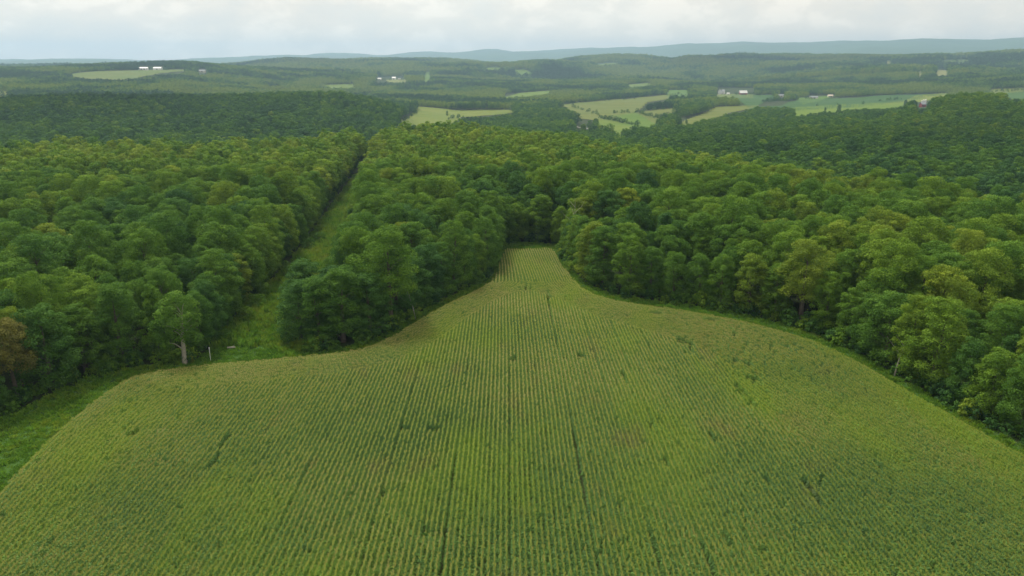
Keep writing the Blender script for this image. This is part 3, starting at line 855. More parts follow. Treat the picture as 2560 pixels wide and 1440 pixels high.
# ------------------------------------------------------------------ corn
def corn_segment(seed, n=4, length=0.8, height=2.35):
    g = np.random.default_rng(seed)
    V = []; F = []; M = []; LV = []
    def quad(p, m, lv):
        k = len(V); V.extend(p); F.append((k, k + 1, k + 2, k + 3)); M.append(m); LV.append(lv)
    for q in range(n):
        y0 = (q + .5) / n * length - length / 2 + g.normal() * .02
        x0 = g.normal() * .03
        h = height * (0.93 + .12 * g.random())
        bx, by = g.normal(size=2) * .05
        quad([(x0 - .015, y0, 0), (x0 + .015, y0, 0), (x0 + bx + .012, y0 + by, h * .88), (x0 + bx - .012, y0 + by, h * .88)], 0, .4)
        base_a = g.normal() * .45 + (0 if g.random() < .7 else math.pi / 2)
        plant_lv = g.random()
        for li in range(9):
            z = h * (0.30 + 0.58 * li / 8)
            a = base_a + (li % 2) * math.pi + g.normal() * .35
            dx, dy = math.cos(a), math.sin(a)
            Lf = .70 * (0.75 + .45 * g.random()) * (1 - .35 * abs(li - 4) / 5)
            rise = .30 + .25 * g.random() + (.25 if li > 6 else 0)
            w0 = .085
            cx, cy = x0 + bx * z / h, y0 + by * z / h
            pts = []
            for k in range(4):
                t = k / 3
                rr_ = Lf * (t * .92)
                zz = z + Lf * (rise * 2.0 * t - (rise * 1.2 + .75) * t * t)
                ww = w0 * (0.75, 1.0, .8, .12)[k] * .5
                tw = 0.4 * t * g.normal()
                pts.append((cx + dx * rr_ - dy * ww, cy + dy * rr_ + dx * ww, zz + ww * tw * 3))
                pts.append((cx + dx * rr_ + dy * ww, cy + dy * rr_ - dx * ww, zz - ww * tw * 3))
            lv = min(1, max(0, .35 + .3 * plant_lv + .25 * g.random() + .02 * li))
            for k in range(3):
                quad([pts[2 * k], pts[2 * k + 1], pts[2 * k + 3], pts[2 * k + 2]], 0, lv)
        # tassel
        tx, ty = x0 + bx, y0 + by
        for k in range(7):
            a = g.random() * 6.28; sp_ = (.05 if k == 0 else .11 + .07 * g.random()); hh = .26 if k else .36
            w = .010
            quad([(tx - w, ty, h * .86), (tx + w, ty, h * .86), (tx + math.cos(a) * sp_ + w, ty + math.sin(a) * sp_, h * .9 + hh), (tx + math.cos(a) * sp_ - w, ty + math.sin(a) * sp_, h * .9 + hh)], 1, g.random())
            quad([(tx, ty - w, h * .86), (tx, ty + w, h * .86), (tx + math.cos(a) * sp_, ty + math.sin(a) * sp_ + w, h * .9 + hh * .9), (tx + math.cos(a) * sp_, ty + math.sin(a) * sp_ - w, h * .9 + hh * .9)], 1, g.random())
    return make_mesh('corn_row', V, F, [M_CORN, M_TASSEL], M, {'leafvar': ('FACE', np.array(LV))})
coll_corn = model_collection('corn_rows', [corn_segment(400 + s) for s in range(14)])
SEG, SP = 0.8, 0.76
ROW_AZ = az_of(1262)
rd = np.array([math.sin(ROW_AZ), math.cos(ROW_AZ)]); rn = np.array([rd[1], -rd[0]])
neckY = at(1300, 702, 2.2)[1]
u0 = np.arange(-110, 110, SP); v0 = np.arange(58, neckY, SEG)
U, Vv = np.meshgrid(u0, v0, indexing='ij')
U = U.ravel(); Vv = Vv.ravel()
for tr, gap in ((-42.6, .20), (-30, .12), (-17.5, .12), (-7.8, .16), (0.8, .09), (11.2, .22), (18.6, .20), (25.2, .27), (31.2, .20)):
    o_ = U - tr
    U = U + np.sign(o_) * gap * np.exp(-np.abs(o_) / 1.6) * np.clip(4.0 * (fbm(Vv + 500, Vv * 0 + tr * 7 + 900, 26, 5, 2) - .34), 0, 1.15)
wob = 0.10 * np.sin(Vv / 17.0 + U / 40)
main = (U + wob)[:, None] * rn + Vv[:, None] * rd
m_rot = np.full(len(main), -ROW_AZ)
dL, _ = dist_to(main, edgeL[::3]); dR, iR = dist_to(main, edgeR[::3])
wRight = np.interp(main[:, 1], [neckY - 70, neckY - 25, neckY - 5], [31, 13, 9])
wLeft = np.interp(main[:, 1], [90, neckY - 40, neckY - 5], [13, 11, 9])
BND = [(900, 925), (1000, 880), (1090, 832), (1150, 800), (1200, 768), (1260, 738), (1322, 722), (1385, 743), (1470, 765), (1560, 775), (1625, 784), (1700, 800), (1760, 820)]
bnd = resample([at(*p, z=2.1) for p in BND], .8)
below = main[:, 1] < np.interp(main[:, 0], bnd[:, 0], bnd[:, 1], left=1e4, right=1e4)
km = below & inpoly(main[:, 0], main[:, 1], corn_poly) & (dL > wLeft) & (dR > wRight)
# missing or wide rows where the planter and sprayer passed
pts = [main[km]]; rots = [m_rot[km]]
# headland rows follow the field's edge
for edge, other, wid_f in ((edgeL, edgeR, wLeft), (edgeR, edgeL, wRight)):
    q = resample(edge[::6], SEG)
    d = np.gradient(q, axis=0); d /= np.linalg.norm(d, axis=1)[:, None]
    n = np.stack([-d[:, 1], d[:, 0]], 1)
    test = q[len(q) // 2] + n[len(q) // 2] * 3
    if not inpoly(np.array([test[0]]), np.array([test[1]]), corn_poly)[0]: n = -n
    for k in range(int(33 / SP)):
        off = .45 + k * SP
        c = q + n * off
        ddo, _ = dist_to(c, q); ddx, _ = dist_to(c, other[::3])
        if edge is edgeR: ww = np.interp(c[:, 1], [neckY - 70, neckY - 25, neckY - 5], [31, 13, 9])
        else: ww = np.interp(c[:, 1], [90, neckY - 40, neckY - 5], [13, 11, 9])
        lim = np.where(ddo > 0, ddo < ww + .3, True)
        kk = inpoly(c[:, 0], c[:, 1], corn_poly) & (ddo > off - .12) & lim & (c[:, 1] < neckY) & (ddx >= ddo)
        # thin where arcs bunch up
        step = np.hypot(*np.gradient(c, axis=0).T)
        kk &= rng.random(len(c)) < np.clip(step / SEG, 0.25, 1)
        pts.append(c[kk]); rots.append(np.arctan2(-d[kk, 0], d[kk, 1]))
# fill between the two headlands below the narrow end with the crossing rows
bd = np.gradient(bnd, axis=0); bd /= np.linalg.norm(bd, axis=1)[:, None]
bnn = np.stack([-bd[:, 1], bd[:, 0]], 1)
for k in range(45):
    c = bnd + bnn * (.5 + k * SP)
    yb = np.interp(c[:, 0], bnd[:, 0], bnd[:, 1], left=1e4, right=1e4)
    dl_, _ = dist_to(c, edgeL[::3]); dr_, _ = dist_to(c, edgeR[::3]); db_, _ = dist_to(c, bnd)
    wl_ = np.interp(c[:, 1], [90, neckY - 40, neckY - 5], [13, 11, 9]); wr_ = np.interp(c[:, 1], [neckY - 70, neckY - 25, neckY - 5], [31, 13, 9])
    kk = inpoly(c[:, 0], c[:, 1], corn_poly) & (c[:, 1] > yb) & (c[:, 1] < neckY) & (dl_ > wl_) & (dr_ > wr_) & (db_ > .3 + k * SP)
    pts.append(c[kk]); rots.append(np.arctan2(-bd[kk, 0], bd[kk, 1]))
# rows in the narrow end
NAZ = R(-4.2)
nd = np.array([math.sin(NAZ), math.cos(NAZ)]); nn_ = np.array([nd[1], -nd[0]])
o0 = at(1320, 702, 2.2)
U2, V2 = np.meshgrid(np.arange(-45, 45, SP), np.arange(-8, 90, SEG), indexing='ij'); U2 = U2.ravel(); V2 = V2.ravel()
bend = -0.0035 * np.clip(45 - V2, 0, 45) ** 2 * np.clip(-U2 / 14, 0, 1) * .6
neck = o0 + (U2 + bend)[:, None] * nn_ + V2[:, None] * nd
kk = inpoly(neck[:, 0], neck[:, 1], corn_poly) & (neck[:, 1] >= neckY)
pts.append(neck[kk]); rots.append(np.full(kk.sum(), -NAZ))
# close the wedge left where headland and narrow-end rows meet
CP = np.vstack(pts); CRt = np.concatenate(rots)
gu, gv = np.meshgrid(np.arange(-30, 30, SEG), np.arange(neckY - 45, neckY + 2, SP)); gap_ = np.stack([gu.ravel() + o0[0], gv.ravel() + rng.normal(size=gu.size) * .05], 1)
gap_ = gap_[inpoly(gap_[:, 0], gap_[:, 1], corn_poly)]
near_ = CP[CP[:, 1] > neckY - 50]
dg_, _ = dist_to(gap_, near_)
gap_ = gap_[dg_ > .62]
CP = np.vstack([CP, gap_]); CRt = np.concatenate([CRt, np.full(len(gap_), math.pi / 2)])
cz = ground(CP[:, 0], CP[:, 1])
# bare or weedy gaps
GAPS = [(1712, 872, 2.2, 3.5), (1868, 1005, 1.0, 3.0), (1845, 985, 1.0, 2.5), (1880, 955, 2.5, .9), (1662, 1165, .9, 1.2), (1782, 1105, 1.0, 1.4), (1452, 900, 1.2, 1.0),
        (1085, 1082, 1.6, .7), (1012, 1080, 1.0, .6), (332, 1092, .9, 1.2), (1372, 745, .6, 3.0), (2030, 1240, .5, 2.8), (1066, 1342, .9, .9),
        (1282, 905, 1.0, 1.0), (563, 1112, .5, 1.6), (535, 1165, .5, 1.8), (1915, 1212, .6, 1.0), (1815, 1362, .7, .9), (1780, 806, 3.0, .8), (1640, 790, 2.6, .8),
        (1690, 1120, .7, .7), (960, 1250, .5, .8), (2200, 1180, .7, .8), (1560, 950, .3, 3)]
keep = np.ones(len(CP), bool); low = np.zeros(len(CP), bool)
for gxp, gyp, a_, b_ in GAPS:
    c = at(gxp, gyp, 1.2)
    a_ *= .6; b_ *= 1.3
    e = ((CP[:, 0] - c[0]) / a_) ** 2 + ((CP[:, 1] - c[1]) / b_) ** 2 + 0.5 * (rng.random(len(CP)) - .5)
    low |= (e < 1.3)
keep &= rng.random(len(CP)) > 0.012
ax, ay = project(CP[:, 0], CP[:, 1], cz + 2)
keep &= (ax > -150) & (ax < W + 150) & (ay < H + 170)
CP, CRt, cz, low = CP[keep], CRt[keep], cz[keep], low[keep]
n = len(CP)
hgt = 0.90 + 0.16 * fbm(CP[:, 0] + 900, CP[:, 1] + 900, 14, 41) + 0.05 * rng.normal(size=n) * .6
hgt = np.where(low, hgt * .62, hgt)
dE = np.minimum(dist_to(CP, edgeL[::3])[0], dist_to(CP, edgeR[::3])[0])
hgt *= np.interp(dE, [0, 1.2, 3], [.72, .92, 1.0]) * (1 - .25 * (dE < 1.2) * rng.random(n))
CRt = CRt + rng.normal(size=n) * 0.03 + math.pi * (rng.random(n) < .5)
ct = np.clip(.5 + np.interp(dE, [0, 8, 16], [.25, .18, 0]) + np.interp(CP[:, 1], [80, 200], [-.18, .18]) + 1.0 * (fbm(CP[:, 0] + 900, CP[:, 1] + 900, 22, 43) - .5) + .15 * rng.normal(size=n), 0, 1)
CP = CP + rng.normal(size=CP.shape) * 0.025
scatter('corn', np.stack([CP[:, 0], CP[:, 1], cz], 1), CRt, np.stack([np.ones(n), np.ones(n), hgt], 1), rng.integers(0, 14, n), ct, coll_corn,
        'tall tasselled corn planted in close rows across the field')
print('corn segments', n)

# ------------------------------------------------------------------ grass on the verge and the lane
def tuft(seed, n=34, h=.42, r=.55):
    g = np.random.default_rng(seed)
    a = g.random(n) * 6.28; rr_ = r * np.sqrt(g.random(n))
    x, y = rr_ * np.cos(a), rr_ * np.sin(a)
    b = g.random(n) * 6.28; w = .03 + .04 * g.random(n); hh = h * (.5 + .8 * g.random(n)); ln = .35 * hh
    dx, dy = np.cos(b), np.sin(b); c = g.random(n) * 6.28
    V = np.stack([np.stack([x - dx * w, y - dy * w, 0 * x], 1), np.stack([x + dx * w, y + dy * w, 0 * x], 1),
                  np.stack([x + dx * w * .7 + np.cos(c) * ln * .6, y + dy * w * .7 + np.sin(c) * ln * .6, hh * .75], 1),
                  np.stack([x + np.cos(c) * ln * 1.5, y + np.sin(c) * ln * 1.5, hh], 1)], 1).reshape(-1, 3)
    return make_mesh('tuft', V, np.arange(4 * n).reshape(-1, 4), [M_GRASS], attrs={'leafvar': ('FACE', g.random(n))})
coll_tuft = model_collection('tufts', [tuft(500 + s, h=(.25, .35, .5, .8)[s % 4]) for s in range(8)])
gx = rng.uniform(-170, 150, 260000); gy = rng.uniform(60, 420, 260000)
ax, ay = project(gx, gy, 0)
k = in_open(gx, gy, 1.5) & ~inpoly(gx, gy, corn_poly) & (ax > -120) & (ax < W + 120) & (ay < H + 100)
gx, gy = gx[k], gy[k]
inlane = lane_t(gx, gy) < -30
inlane &= gy > at(600, 905)[1]
gt = np.where(inlane, .50 + .5 * (fbm(gx + 700, gy + 700, 9, 61) - .4), .42 + .4 * (fbm(gx + 700, gy + 700, 12, 63) - .4))
mown = (np.hypot((gx - at(590, 890)[0]) / 10, (gy - at(590, 890)[1]) / 5) < 1)
gt = np.where(mown, .35, gt) + .08 * rng.normal(size=len(gx))
gh = np.where(inlane & ~mown, .8 + 1.6 * fbm(gx + 700, gy + 700, 6, 65), .45 + .4 * rng.random(len(gx)))
scatter('grass', np.stack([gx, gy, ground(gx, gy)], 1), rng.random(len(gx)) * 6.28, np.stack([np.ones(len(gx))] * 2 + [gh], 1), rng.integers(0, 8, len(gx)),
        np.clip(gt, 0, 1), coll_tuft, 'rough green and yellowing grass on the verge and the lane')
print('tufts', len(gx))

# ------------------------------------------------------------------ shrubs on the lane and along the wood edges
def shrub_model(seed, h, r, leaves=1500, leaf=.26):
    V, F, lv, C, LR = crown_arrays(seed, h, r, 0.1, 16, leaves, leaf, fill=.2)
    me = make_mesh('foliage', V, F, [M_LEAF], attrs={'leafvar': ('FACE', lv)})
    mb = MB()
    g = np.random.default_rng(seed)
    for k in range(5):
        c = C[g.integers(len(C))]
        mb.tube([(0, 0, -.1), (c[0] * .4, c[1] * .4, c[2] * .6), c], [.06, .04, .015], 5)
    return me, mb.mesh('stem', M_BARK)
SHR = [shrub_model(600 + s, 2.6 + .5 * s, 1.9 + .3 * s) for s in range(4)]
SHRUBS = [(735, 690, 2, .30, 'bushy dark shrub in the grass lane beside the nearer bend'), (708, 672, 0, .42, 'small round shrub left of the bushy one in the lane'),
          (800, 604, 1, .34, 'dark shrub standing in the grass lane where it narrows'), (772, 622, 2, .30, 'shrub on the left rim of the grass lane'),
          (620, 800, 1, .50, 'light green sapling shrub at the left wood edge by the lane'), (560, 850, 0, .32, 'low shrub at the left wood corner by the lane mouth'),
          (1035, 800, 0, .52, 'pale shrub below the dead branches at the corn edge'), (430, 903, 0, .48, 'light green shrub at the foot of the pale-trunked tree'),
          (280, 928, 1, .40, 'shrub at the tip of the left meadow strip'), (1425, 680, 1, .6, 'yellow-green shrub on the grassy rim right of the narrow corn'),
          (1408, 640, 0, .7, 'small yellowish shrub at the top right corner of the narrow corn'), (645, 770, 2, .44, 'leafy shrub midway up the left side of the lane')]
for px, py, v, tn, lab in SHRUBS:
    p = at(px, py)
    root = empty('shrub', (p[0], p[1], float(ground(*p))), random.random() * 6)
    tag(root, lab, 'shrub', 'shrubs along the lane and wood edges')
    f = link('foliage', SHR[v][0], root); f['tint'] = tn
    link('stem', SHR[v][1], root)
# undergrowth closes the foot of the forest edge
ug = []
for line, d0 in ((fL, .6), (fC, .6), (lane_left, -.3), (lane_right, -.3)):
    for q in inset(line, 1.2, 1.6) if line in (fL, fC) else resample(line, 1.7):
        ug.append(q + rng.normal(size=2) * 1.0)
ug = np.array(ug)
n = len(ug)
coll_ug = model_collection('understory', [shrub_model(640 + s, 2.2 + .4 * (s % 3), 1.5, 700, .3)[0] for s in range(5)])
scatter('undergrowth', np.stack([ug[:, 0], ug[:, 1], ground(ug[:, 0], ug[:, 1])], 1), rng.random(n) * 6.28, np.stack([.7 + .7 * rng.random(n)] * 3, 1),
        rng.integers(0, 5, n), np.clip(.3 + .2 * rng.normal(size=n), 0, .8), coll_ug, 'dense low undergrowth along the foot of the forest edge')

# weeds have filled the thin spots of the corn
wx, wy = [], []
for gxp, gyp, a_, b_ in GAPS:
    c = at(gxp, gyp, 1.2); a_ *= .5; b_ *= 1.1
    for q in range(int(2 + a_ * b_ * 1.2)):
        t_ = rng.random() * 6.28; q_ = math.sqrt(rng.random()) * .8
        wx.append(c[0] + a_ * q_ * math.cos(t_)); wy.append(c[1] + b_ * q_ * math.sin(t_))
wx = np.array(wx); wy = np.array(wy); n = len(wx)
scatter('weeds', np.stack([wx, wy, ground(wx, wy)], 1), rng.random(n) * 6.28, np.stack([.32 + .22 * rng.random(n)] * 3, 1), rng.integers(0, 5, n),
        np.clip(.18 + .15 * rng.random(n), 0, 1), coll_ug, 'dark weed patches in thin spots of the corn')

# ------------------------------------------------------------------ dead trees, post, log
def dead_tree(px, py, h, lab, seed, lean=(0, 0), base_z=0.0, zb=0):
    g = np.random.default_rng(seed)
    p = at(px, py, base_z)
    root = empty('dead_tree', (p[0], p[1], float(ground(*p))))
    tag(root, lab, 'dead tree')
    mb = MB(); mb.tube([(0, 0, -.2), (lean[0] * .3, lean[1] * .3, h * .4), (lean[0], lean[1], h)], [.17, .11, .03], 8)
    link('trunk', mb.mesh('trunk', M_PALEBARK), root)
    for k in range(6):
        t = .4 + .09 * k; a = g.random() * 6.28; L_ = h * .28 * (1.2 - t)
        b0 = np.array([lean[0] * t, lean[1] * t, h * t]); b1 = b0 + np.array([math.cos(a) * L_, math.sin(a) * L_, L_ * .8]); b2 = b1 + np.array([math.cos(a + .5) * L_ * .5, math.sin(a + .5) * L_ * .5, L_ * .6])
        m2 = MB(); m2.tube([b0, b1, b2], [.06, .035, .012], 5)
        link('branch', m2.mesh('branch', M_PALEBARK), root)
c14 = at(1437, 545, 13)
dead_tree(1437, 545, 19.5, 'tall bare pale trunk rising between the trees right of the narrow corn', 5, base_z=13)
dead_tree(1040, 800, 9.5, 'leaning bare grey trunk at the edge of the wood left of the corn', 6, lean=(-2.5, 1))
dead_tree(2235, 940, 10.5, 'thin bare trunk leaning out of the right forest edge', 8, lean=(2.8, 1.5))
M_WHITE = simple('white_paint', (.78, .78, .76), .6, .06, 3)
p = at(527, 903, 0)
post = empty('marker_post', (p[0], p[1], float(ground(*p))))
tag(post, 'slim white marker post where the lane grass meets the corn', 'post')
mb = MB(); mb.tube([(0, 0, -.2), (0, 0, 3.0)], [.05, .05], 8); link('pole', mb.mesh('pole', M_WHITE), post)
mb = MB(); mb.tube([(0, 0, 3.0), (0, 0, 3.12), (0, 0, 3.22)], [.1, .1, .02], 8); link('cap', mb.mesh('cap', M_WHITE), post)
p = at(579, 873, 0)
mb = MB(); mb.tube([(-.9, 0, .18), (0, .05, .22), (.9, .2, .18)], [.17, .19, .15], 8); mb.tube([(.2, .1, .25), (.5, .5, .6)], [.07, .03], 6)
lg = link('fallen_log', mb.mesh('fallen_log', M_PALEBARK), loc=(p[0], p[1], float(ground(*p)) + .25)); tag(lg, 'short pale fallen log on the mown patch of the lane', 'log')

# ------------------------------------------------------------------ farms in the distance
M_ROOFW = simple('pale_metal_roof', (.74, .74, .72), .45, .06, .3)
M_ROOFG = simple('grey_roof', (.26, .28, .30), .7, .12, .3)
M_RED = simple('red_boards', (.28, .06, .045), .8, .12, .3)
M_DARK = simple('dark_opening', (.03, .035, .04), .5, .1, .3)
M_CREAM = simple('cream_wall', (.72, .68, .58), .8, .06, .3)
def building(name, px, py, w, d, h, rh, wall, roof, lab, cat, rz=0.0, doors=1, windows=3, group=None, chimney=False):
    p = hit(px, py, 700)
    z = float(ground(*p)) + .6
    root = empty(name, (p[0], p[1], z), rz)
    tag(root, lab, cat, group)
    mb = MB(); mb.box(-w / 2, w / 2, -d / 2, d / 2, -1.5, h)
    for s in (-1, 1):            # gables
        x0, x1 = s * w / 2, s * (w / 2 - .25)
        mb.add([(x0, -d / 2, h), (x0, d / 2, h), (x0, 0, h + rh), (x1, -d / 2, h), (x1, d / 2, h), (x1, 0, h + rh)], [(0, 1, 2), (3, 5, 4), (0, 2, 5, 3), (1, 4, 5, 2), (0, 3, 4, 1)])
    link('wall', mb.mesh('wall', wall), root)
    mb = MB(); e = .5; t = .25
    for s in (-1, 1):
        y0, y1 = s * (d / 2 + e), 0.0
        z0, z1 = h - rh * e / (d / 2) + .02, h + rh + .02
        mb.add([(x, y, zz + q) for q in (0, t) for (x, y, zz) in ((-w / 2 - e, y0, z0), (w / 2 + e, y0, z0), (w / 2 + e, y1, z1), (-w / 2 - e, y1, z1))],
               [(0, 1, 2, 3), (4, 7, 6, 5), (0, 4, 5, 1), (2, 6, 7, 3), (0, 3, 7, 4), (1, 5, 6, 2)])
    rf = link('roof', mb.mesh('roof', roof), root)
    if chimney:
        mb = MB(); mb.box(-w * .3, -w * .3 + .9, -.45, .45, h + rh * .5, h + rh + 1.3); link('chimney', mb.mesh('chimney', M_RED), rf)
    for k in range(doors):
        x = (k - (doors - 1) / 2) * w * .3
        dw = min(3.6, w * .16); mb = MB(); mb.box(x - dw / 2, x + dw / 2, -d / 2 - .08, -d / 2 + .05, 0, min(3.6, h * .8)); link('door', mb.mesh('door', M_DARK), root)
    for k in range(windows):
        x = -w * .42 + k * (w * .84 / max(1, windows - 1))
        mb = MB(); mb.box(x - .6, x + .6, -d / 2 - .07, -d / 2 + .04, h * .55, h * .55 + 1.3); link('window', mb.mesh('window', M_DARK), root)
    return root
building('barn', 359, 175, 30, 12, 5, 3.2, M_WHITE, M_ROOFW, 'long white barn on the hilltop field, left of the two', 'barn', .05, 2, 4)
building('barn', 395, 175, 27, 12, 5, 3.4, M_WHITE, M_ROOFW, 'white barn with pale sheds on the hilltop field, right of the two', 'barn', -.08, 1, 4)
building('farmhouse', 506, 181, 20, 9, 5, 3, M_CREAM, M_ROOFG, 'small pinkish farmhouse among trees right of the hilltop field', 'house', .1, 1, 3, chimney=True)
building('shed', 949, 200, 12, 7, 4, 2, M_WHITE, M_ROOFW, 'lone white shed at the left end of the distant wooded farmyard', 'shed', 0, 1, 2)
building('farmhouse', 985, 199, 14, 9, 6, 3, M_WHITE, M_ROOFW, 'white house in the middle of the distant wooded farmyard', 'house', 0, 1, 3)
building('shed', 998, 200, 9, 7, 4, 2, M_WHITE, M_ROOFG, 'small grey-roofed shed right of the distant white house', 'shed', 0, 1, 2)
building('farmhouse', 1799, 236, 9, 8, 9, 5, M_WHITE, M_ROOFG, 'tall white farmhouse gable on the left of the valley farm', 'house', .9, 1, 2, chimney=True)
building('farmhouse', 1808, 235, 9, 7, 8, 4.5, M_WHITE, M_ROOFG, 'white gabled house wing right beside the tall white gable', 'house', -.7, 1, 2)
building('shed', 1820, 237, 8, 6, 3.5, 2, M_WHITE, M_ROOFW, 'low white shed between the white farmhouse and the barn', 'shed', 0, 1, 1)
building('barn', 1857, 237, 24, 13, 5, 7, M_RED, M_ROOFW, 'dark red barn with a broad white roof in the valley', 'barn', .05, 2, 3)
building('shed', 1952, 243, 15, 8, 4, 3, M_CREAM, M_ROOFG, 'grey-roofed shed at the left of the purple-brown trees', 'shed', 0, 1, 2)
building('farmhouse', 2034, 247, 22, 9, 3.5, 3, M_CREAM, M_ROOFG, 'long low grey-roofed bungalow below the dark wood', 'house', -.05, 1, 4)
building('shed', 2075, 243, 15, 8, 4, 2.5, M_CREAM, simple('tan_roof', (.66, .56, .44), .7, .06, .3), 'cream shed with a tan roof below the dark wood', 'shed', 0, 2, 2)
building('barn', 2306, 268, 12, 9, 6, 4, M_RED, M_ROOFG, 'red barn among the trees beside the white silos', 'barn', .2, 1, 2)
building('shed', 2346, 262, 8, 7, 5, 2, M_WHITE, M_ROOFW, 'small white shed in the trees right of the red barn', 'shed', 0, 1, 1)
for k, (px, py, h, lab) in enumerate([(2303, 266, 12, 'shortest pale silo beside the red barn'), (2307, 266, 14, 'middle pale silo beside the red barn'), (2312, 266, 15, 'tallest pale silo beside the red barn')]):
    p = hit(px, py, 700); root = empty('silo', (p[0], p[1], float(ground(*p)))); tag(root, lab, 'silo', 'silos beside the red barn')
    mb = MB(); mb.tube([(0, 0, -1), (0, 0, h)], [1.7, 1.7], 16); link('shaft', mb.mesh('shaft', M_WHITE), root)
    mb = MB(); mb.tube([(0, 0, h + .01), (0, 0, h + .9), (0, 0, h + 1.5)], [1.85, 1.3, .2], 16); link('dome', mb.mesh('dome', M_ROOFW), root)
for k, (px, py, lab) in enumerate([(2043, 243, 'utility pole right of the low bungalow'), (2049, 243, 'second utility pole right of the bungalow, left of the cream shed'),
                                   (2103, 241, 'utility pole standing alone right of the cream shed'), (1276, 284, 'pale utility pole at the right end of the yellow hay field')]):
    p = hit(px, py, 700); root = empty('utility_pole', (p[0], p[1], float(ground(*p)))); tag(root, lab, 'pole', 'utility poles by the fields')
    mb = MB(); mb.tube([(0, 0, -1), (0, 0, 11)], [.28, .2], 8); link('pole', mb.mesh('pole', M_PALEBARK), root)
    mb = MB(); mb.box(-1.6, 1.6, -.32, -.1, 9.8, 10.1); link('crossarm', mb.mesh('crossarm', M_PALEBARK), root)
# stretch of road through the valley wood
rp = [hit(a, b, 700) for a, b in ((1438, 318), (1450, 321), (1468, 323), (1486, 325))]
Vr = []; Fr = []
for k, p in enumerate(rp):
    for w_ in (-4, 4):
        q = p * (1 + w_ / np.hypot(*p)); Vr.append((q[0], q[1], float(ground(*q)) + 1.3))
    if k: Fr.append((2 * k - 2, 2 * k - 1, 2 * k + 1, 2 * k))
tag(link('road', make_mesh('road', Vr, Fr, [simple('road_gravel', (.42, .42, .42), .9, .1, .3)])), kind='structure')

hp = []
for x0, y0, x1, y1, q in ((1497, 297, 1596, 316, 30), (1588, 283, 1642, 298, 14), (1425, 268, 1500, 291, 10), (1384, 264, 1440, 258, 10), (1440, 258, 1600, 247, 8),
                          (1783, 234, 1797, 236, 6), (1836, 236, 1846, 238, 5), (1872, 237, 1900, 240, 8), (345, 174, 352, 173, 3), (372, 175, 385, 174, 5), (408, 176, 424, 176, 5),
                          (1905, 256, 1960, 254, 22), (1915, 252, 1950, 250, 14), (2010, 249, 2040, 250, 6), (936, 203, 948, 203, 3), (958, 201, 975, 201, 4), (1000, 203, 1016, 201, 3),
                          (2190, 254, 2260, 250, 7), (1600, 281, 1700, 270, 12), (1530, 283, 1590, 284, 7), (1640, 300, 1700, 288, 10), (2480, 232, 2560, 228, 14), (1665, 240, 1720, 240, 8),
                          (1010, 304, 1045, 284, 5), (1120, 300, 1160, 296, 6), (1990, 268, 2200, 262, 3)):
    for k in range(q):
        t_ = (k + rng.random()) / q
        hp.append(hit(x0 + (x1 - x0) * t_, y0 + (y1 - y0) * t_ + rng.normal() * .7, 700))
hp = np.array(hp); n = len(hp)
s_ = .3 + .35 * rng.random(n)
scatter('hedgerow', np.stack([hp[:, 0], hp[:, 1], ground(hp[:, 0], hp[:, 1])], 1), rng.random(n) * 6.28, np.stack([s_ * 1.2, s_ * 1.2, s_], 1), rng.integers(0, 6, n),
        np.clip(.16 + .12 * rng.normal(size=n), 0, .6), coll_small, 'hedgerows and yard trees between the distant fields')

# single trees that stand free in the distant fields
FREE = [(2097, 282, 1.0, .14, 'round dark tree standing alone at the edge of the bright hay field'), (1660, 305, 1.05, .12, 'dark round tree in front of the valley hedge'),
        (1676, 303, .9, .18, 'dark tree leaning against the right of the dark round one'), (2062, 282, .6, .3, 'small round tree left of the dark lone tree'), (1716, 310, .5, .4, 'small grey-green tree in the tan field'),
        (1535, 284, .5, .35, 'low tree at the lower rim of the large tan field'), (1118, 290, .55, .3, 'short pointed tree at the lower rim of the yellow hay field'),
        (2262, 270, 1.0, .12, 'broad dark tree left of the red barn')]
for px, py, s, tn, lab in FREE:
    p = hit(px, py, 700); root = empty('broadleaf_tree', (p[0], p[1], float(ground(*p))), random.random() * 6); root.scale = (s, s, s)
    tag(root, lab, 'tree', 'trees standing free in the distant fields')
    link('trunk', NEAR[1][1], root); c = link('crown', NEAR[(0, 1, 2, 3)[int(px) % 4]][0], root); c['tint'] = tn

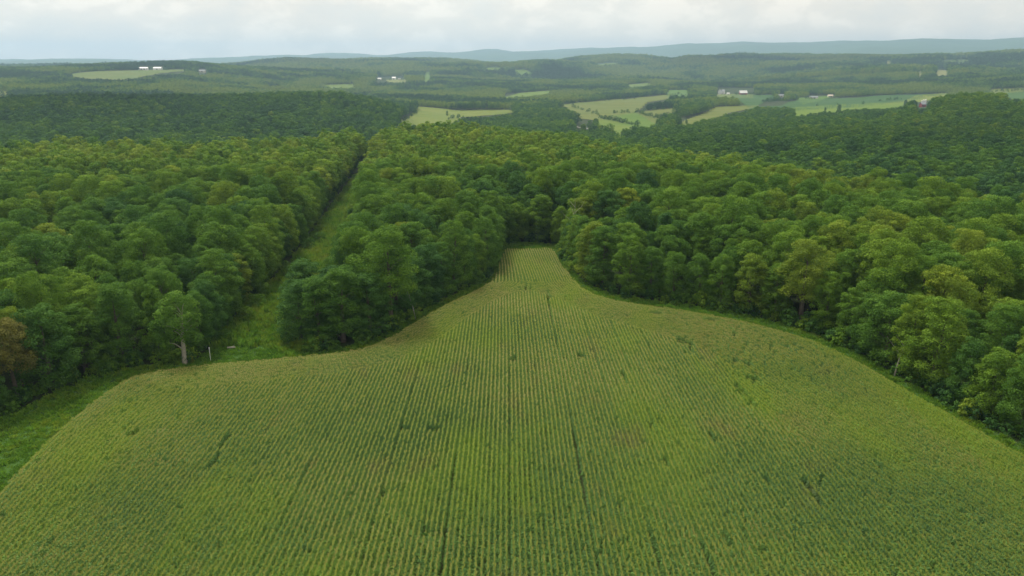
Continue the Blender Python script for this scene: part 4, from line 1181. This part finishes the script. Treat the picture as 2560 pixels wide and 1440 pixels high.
# ------------------------------------------------------------------ clouds added out of view overhead to shade the far ridges
mc, tcl = mat('shade_cloud')
oc = N(tcl, 'ShaderNodeOutputMaterial'); pc = N(tcl, 'ShaderNodeBsdfPrincipled'); pc.inputs['Base Color'].default_value = (.9, .9, .9, 1); pc.inputs['Roughness'].default_value = 1
tcl.links.new(pc.outputs[0], oc.inputs['Surface'])
def shade_cloud(cx, cy, sx, sy, seed):
    g = np.random.default_rng(seed)
    import bmesh
    bm = bmesh.new()
    for k in range(26):
        a = g.random() * 6.28; q = math.sqrt(g.random())
        r = (.22 + .2 * g.random()) * min(sx, sy)
        from mathutils import Matrix
        bmesh.ops.create_icosphere(bm, subdivisions=2, radius=1, matrix=Matrix.Translation((cx + sx * .8 * q * math.cos(a), cy + sy * .8 * q * math.sin(a), 1100 + r * .3)) @ Matrix.Diagonal((r, r, r * .5, 1)))
    me = bpy.data.meshes.new('shade_cloud'); bm.to_mesh(me); bm.free(); me.materials.append(mc)
    me.polygons.foreach_set('use_smooth', [True] * len(me.polygons))
    o = link('shade_cloud', me); tag(o, kind='structure')
CH = 1100 / math.tan(SUN_EL); CO = (CH * math.sin(SUN_AZ), CH * math.cos(SUN_AZ))
for x_, y_, a_, b_, sd_ in ((-620, 1000, 260, 150, 1), (430, 640, 230, 150, 2), (-1200, 4300, 800, 300, 5), (1500, 4400, 900, 300, 6)):
    shade_cloud(x_ + CO[0], y_ + CO[1], a_, b_, sd_)

# ------------------------------------------------------------------ haze
mh, th = mat('haze')
oh = N(th, 'ShaderNodeOutputMaterial'); pv = N(th, 'ShaderNodeVolumePrincipled')
pv.inputs['Color'].default_value = (.50, .745, 1.0, 1)
pv.inputs['Density'].default_value = 0.98e-4
pv.inputs['Anisotropy'].default_value = 0.35
th.links.new(pv.outputs[0], oh.inputs['Volume'])
mb = MB(); zt = float(ZG.max()) + 20; mb.box(-15700, 15700, -15700, 15700, float(ZG.min()) - 1.5, zt)
hz = link('haze', mb.mesh('haze', mh)); tag(hz, 'thin blue summer haze over the whole valley', kind='stuff')
print('trees', nT, 'haze top', zt)
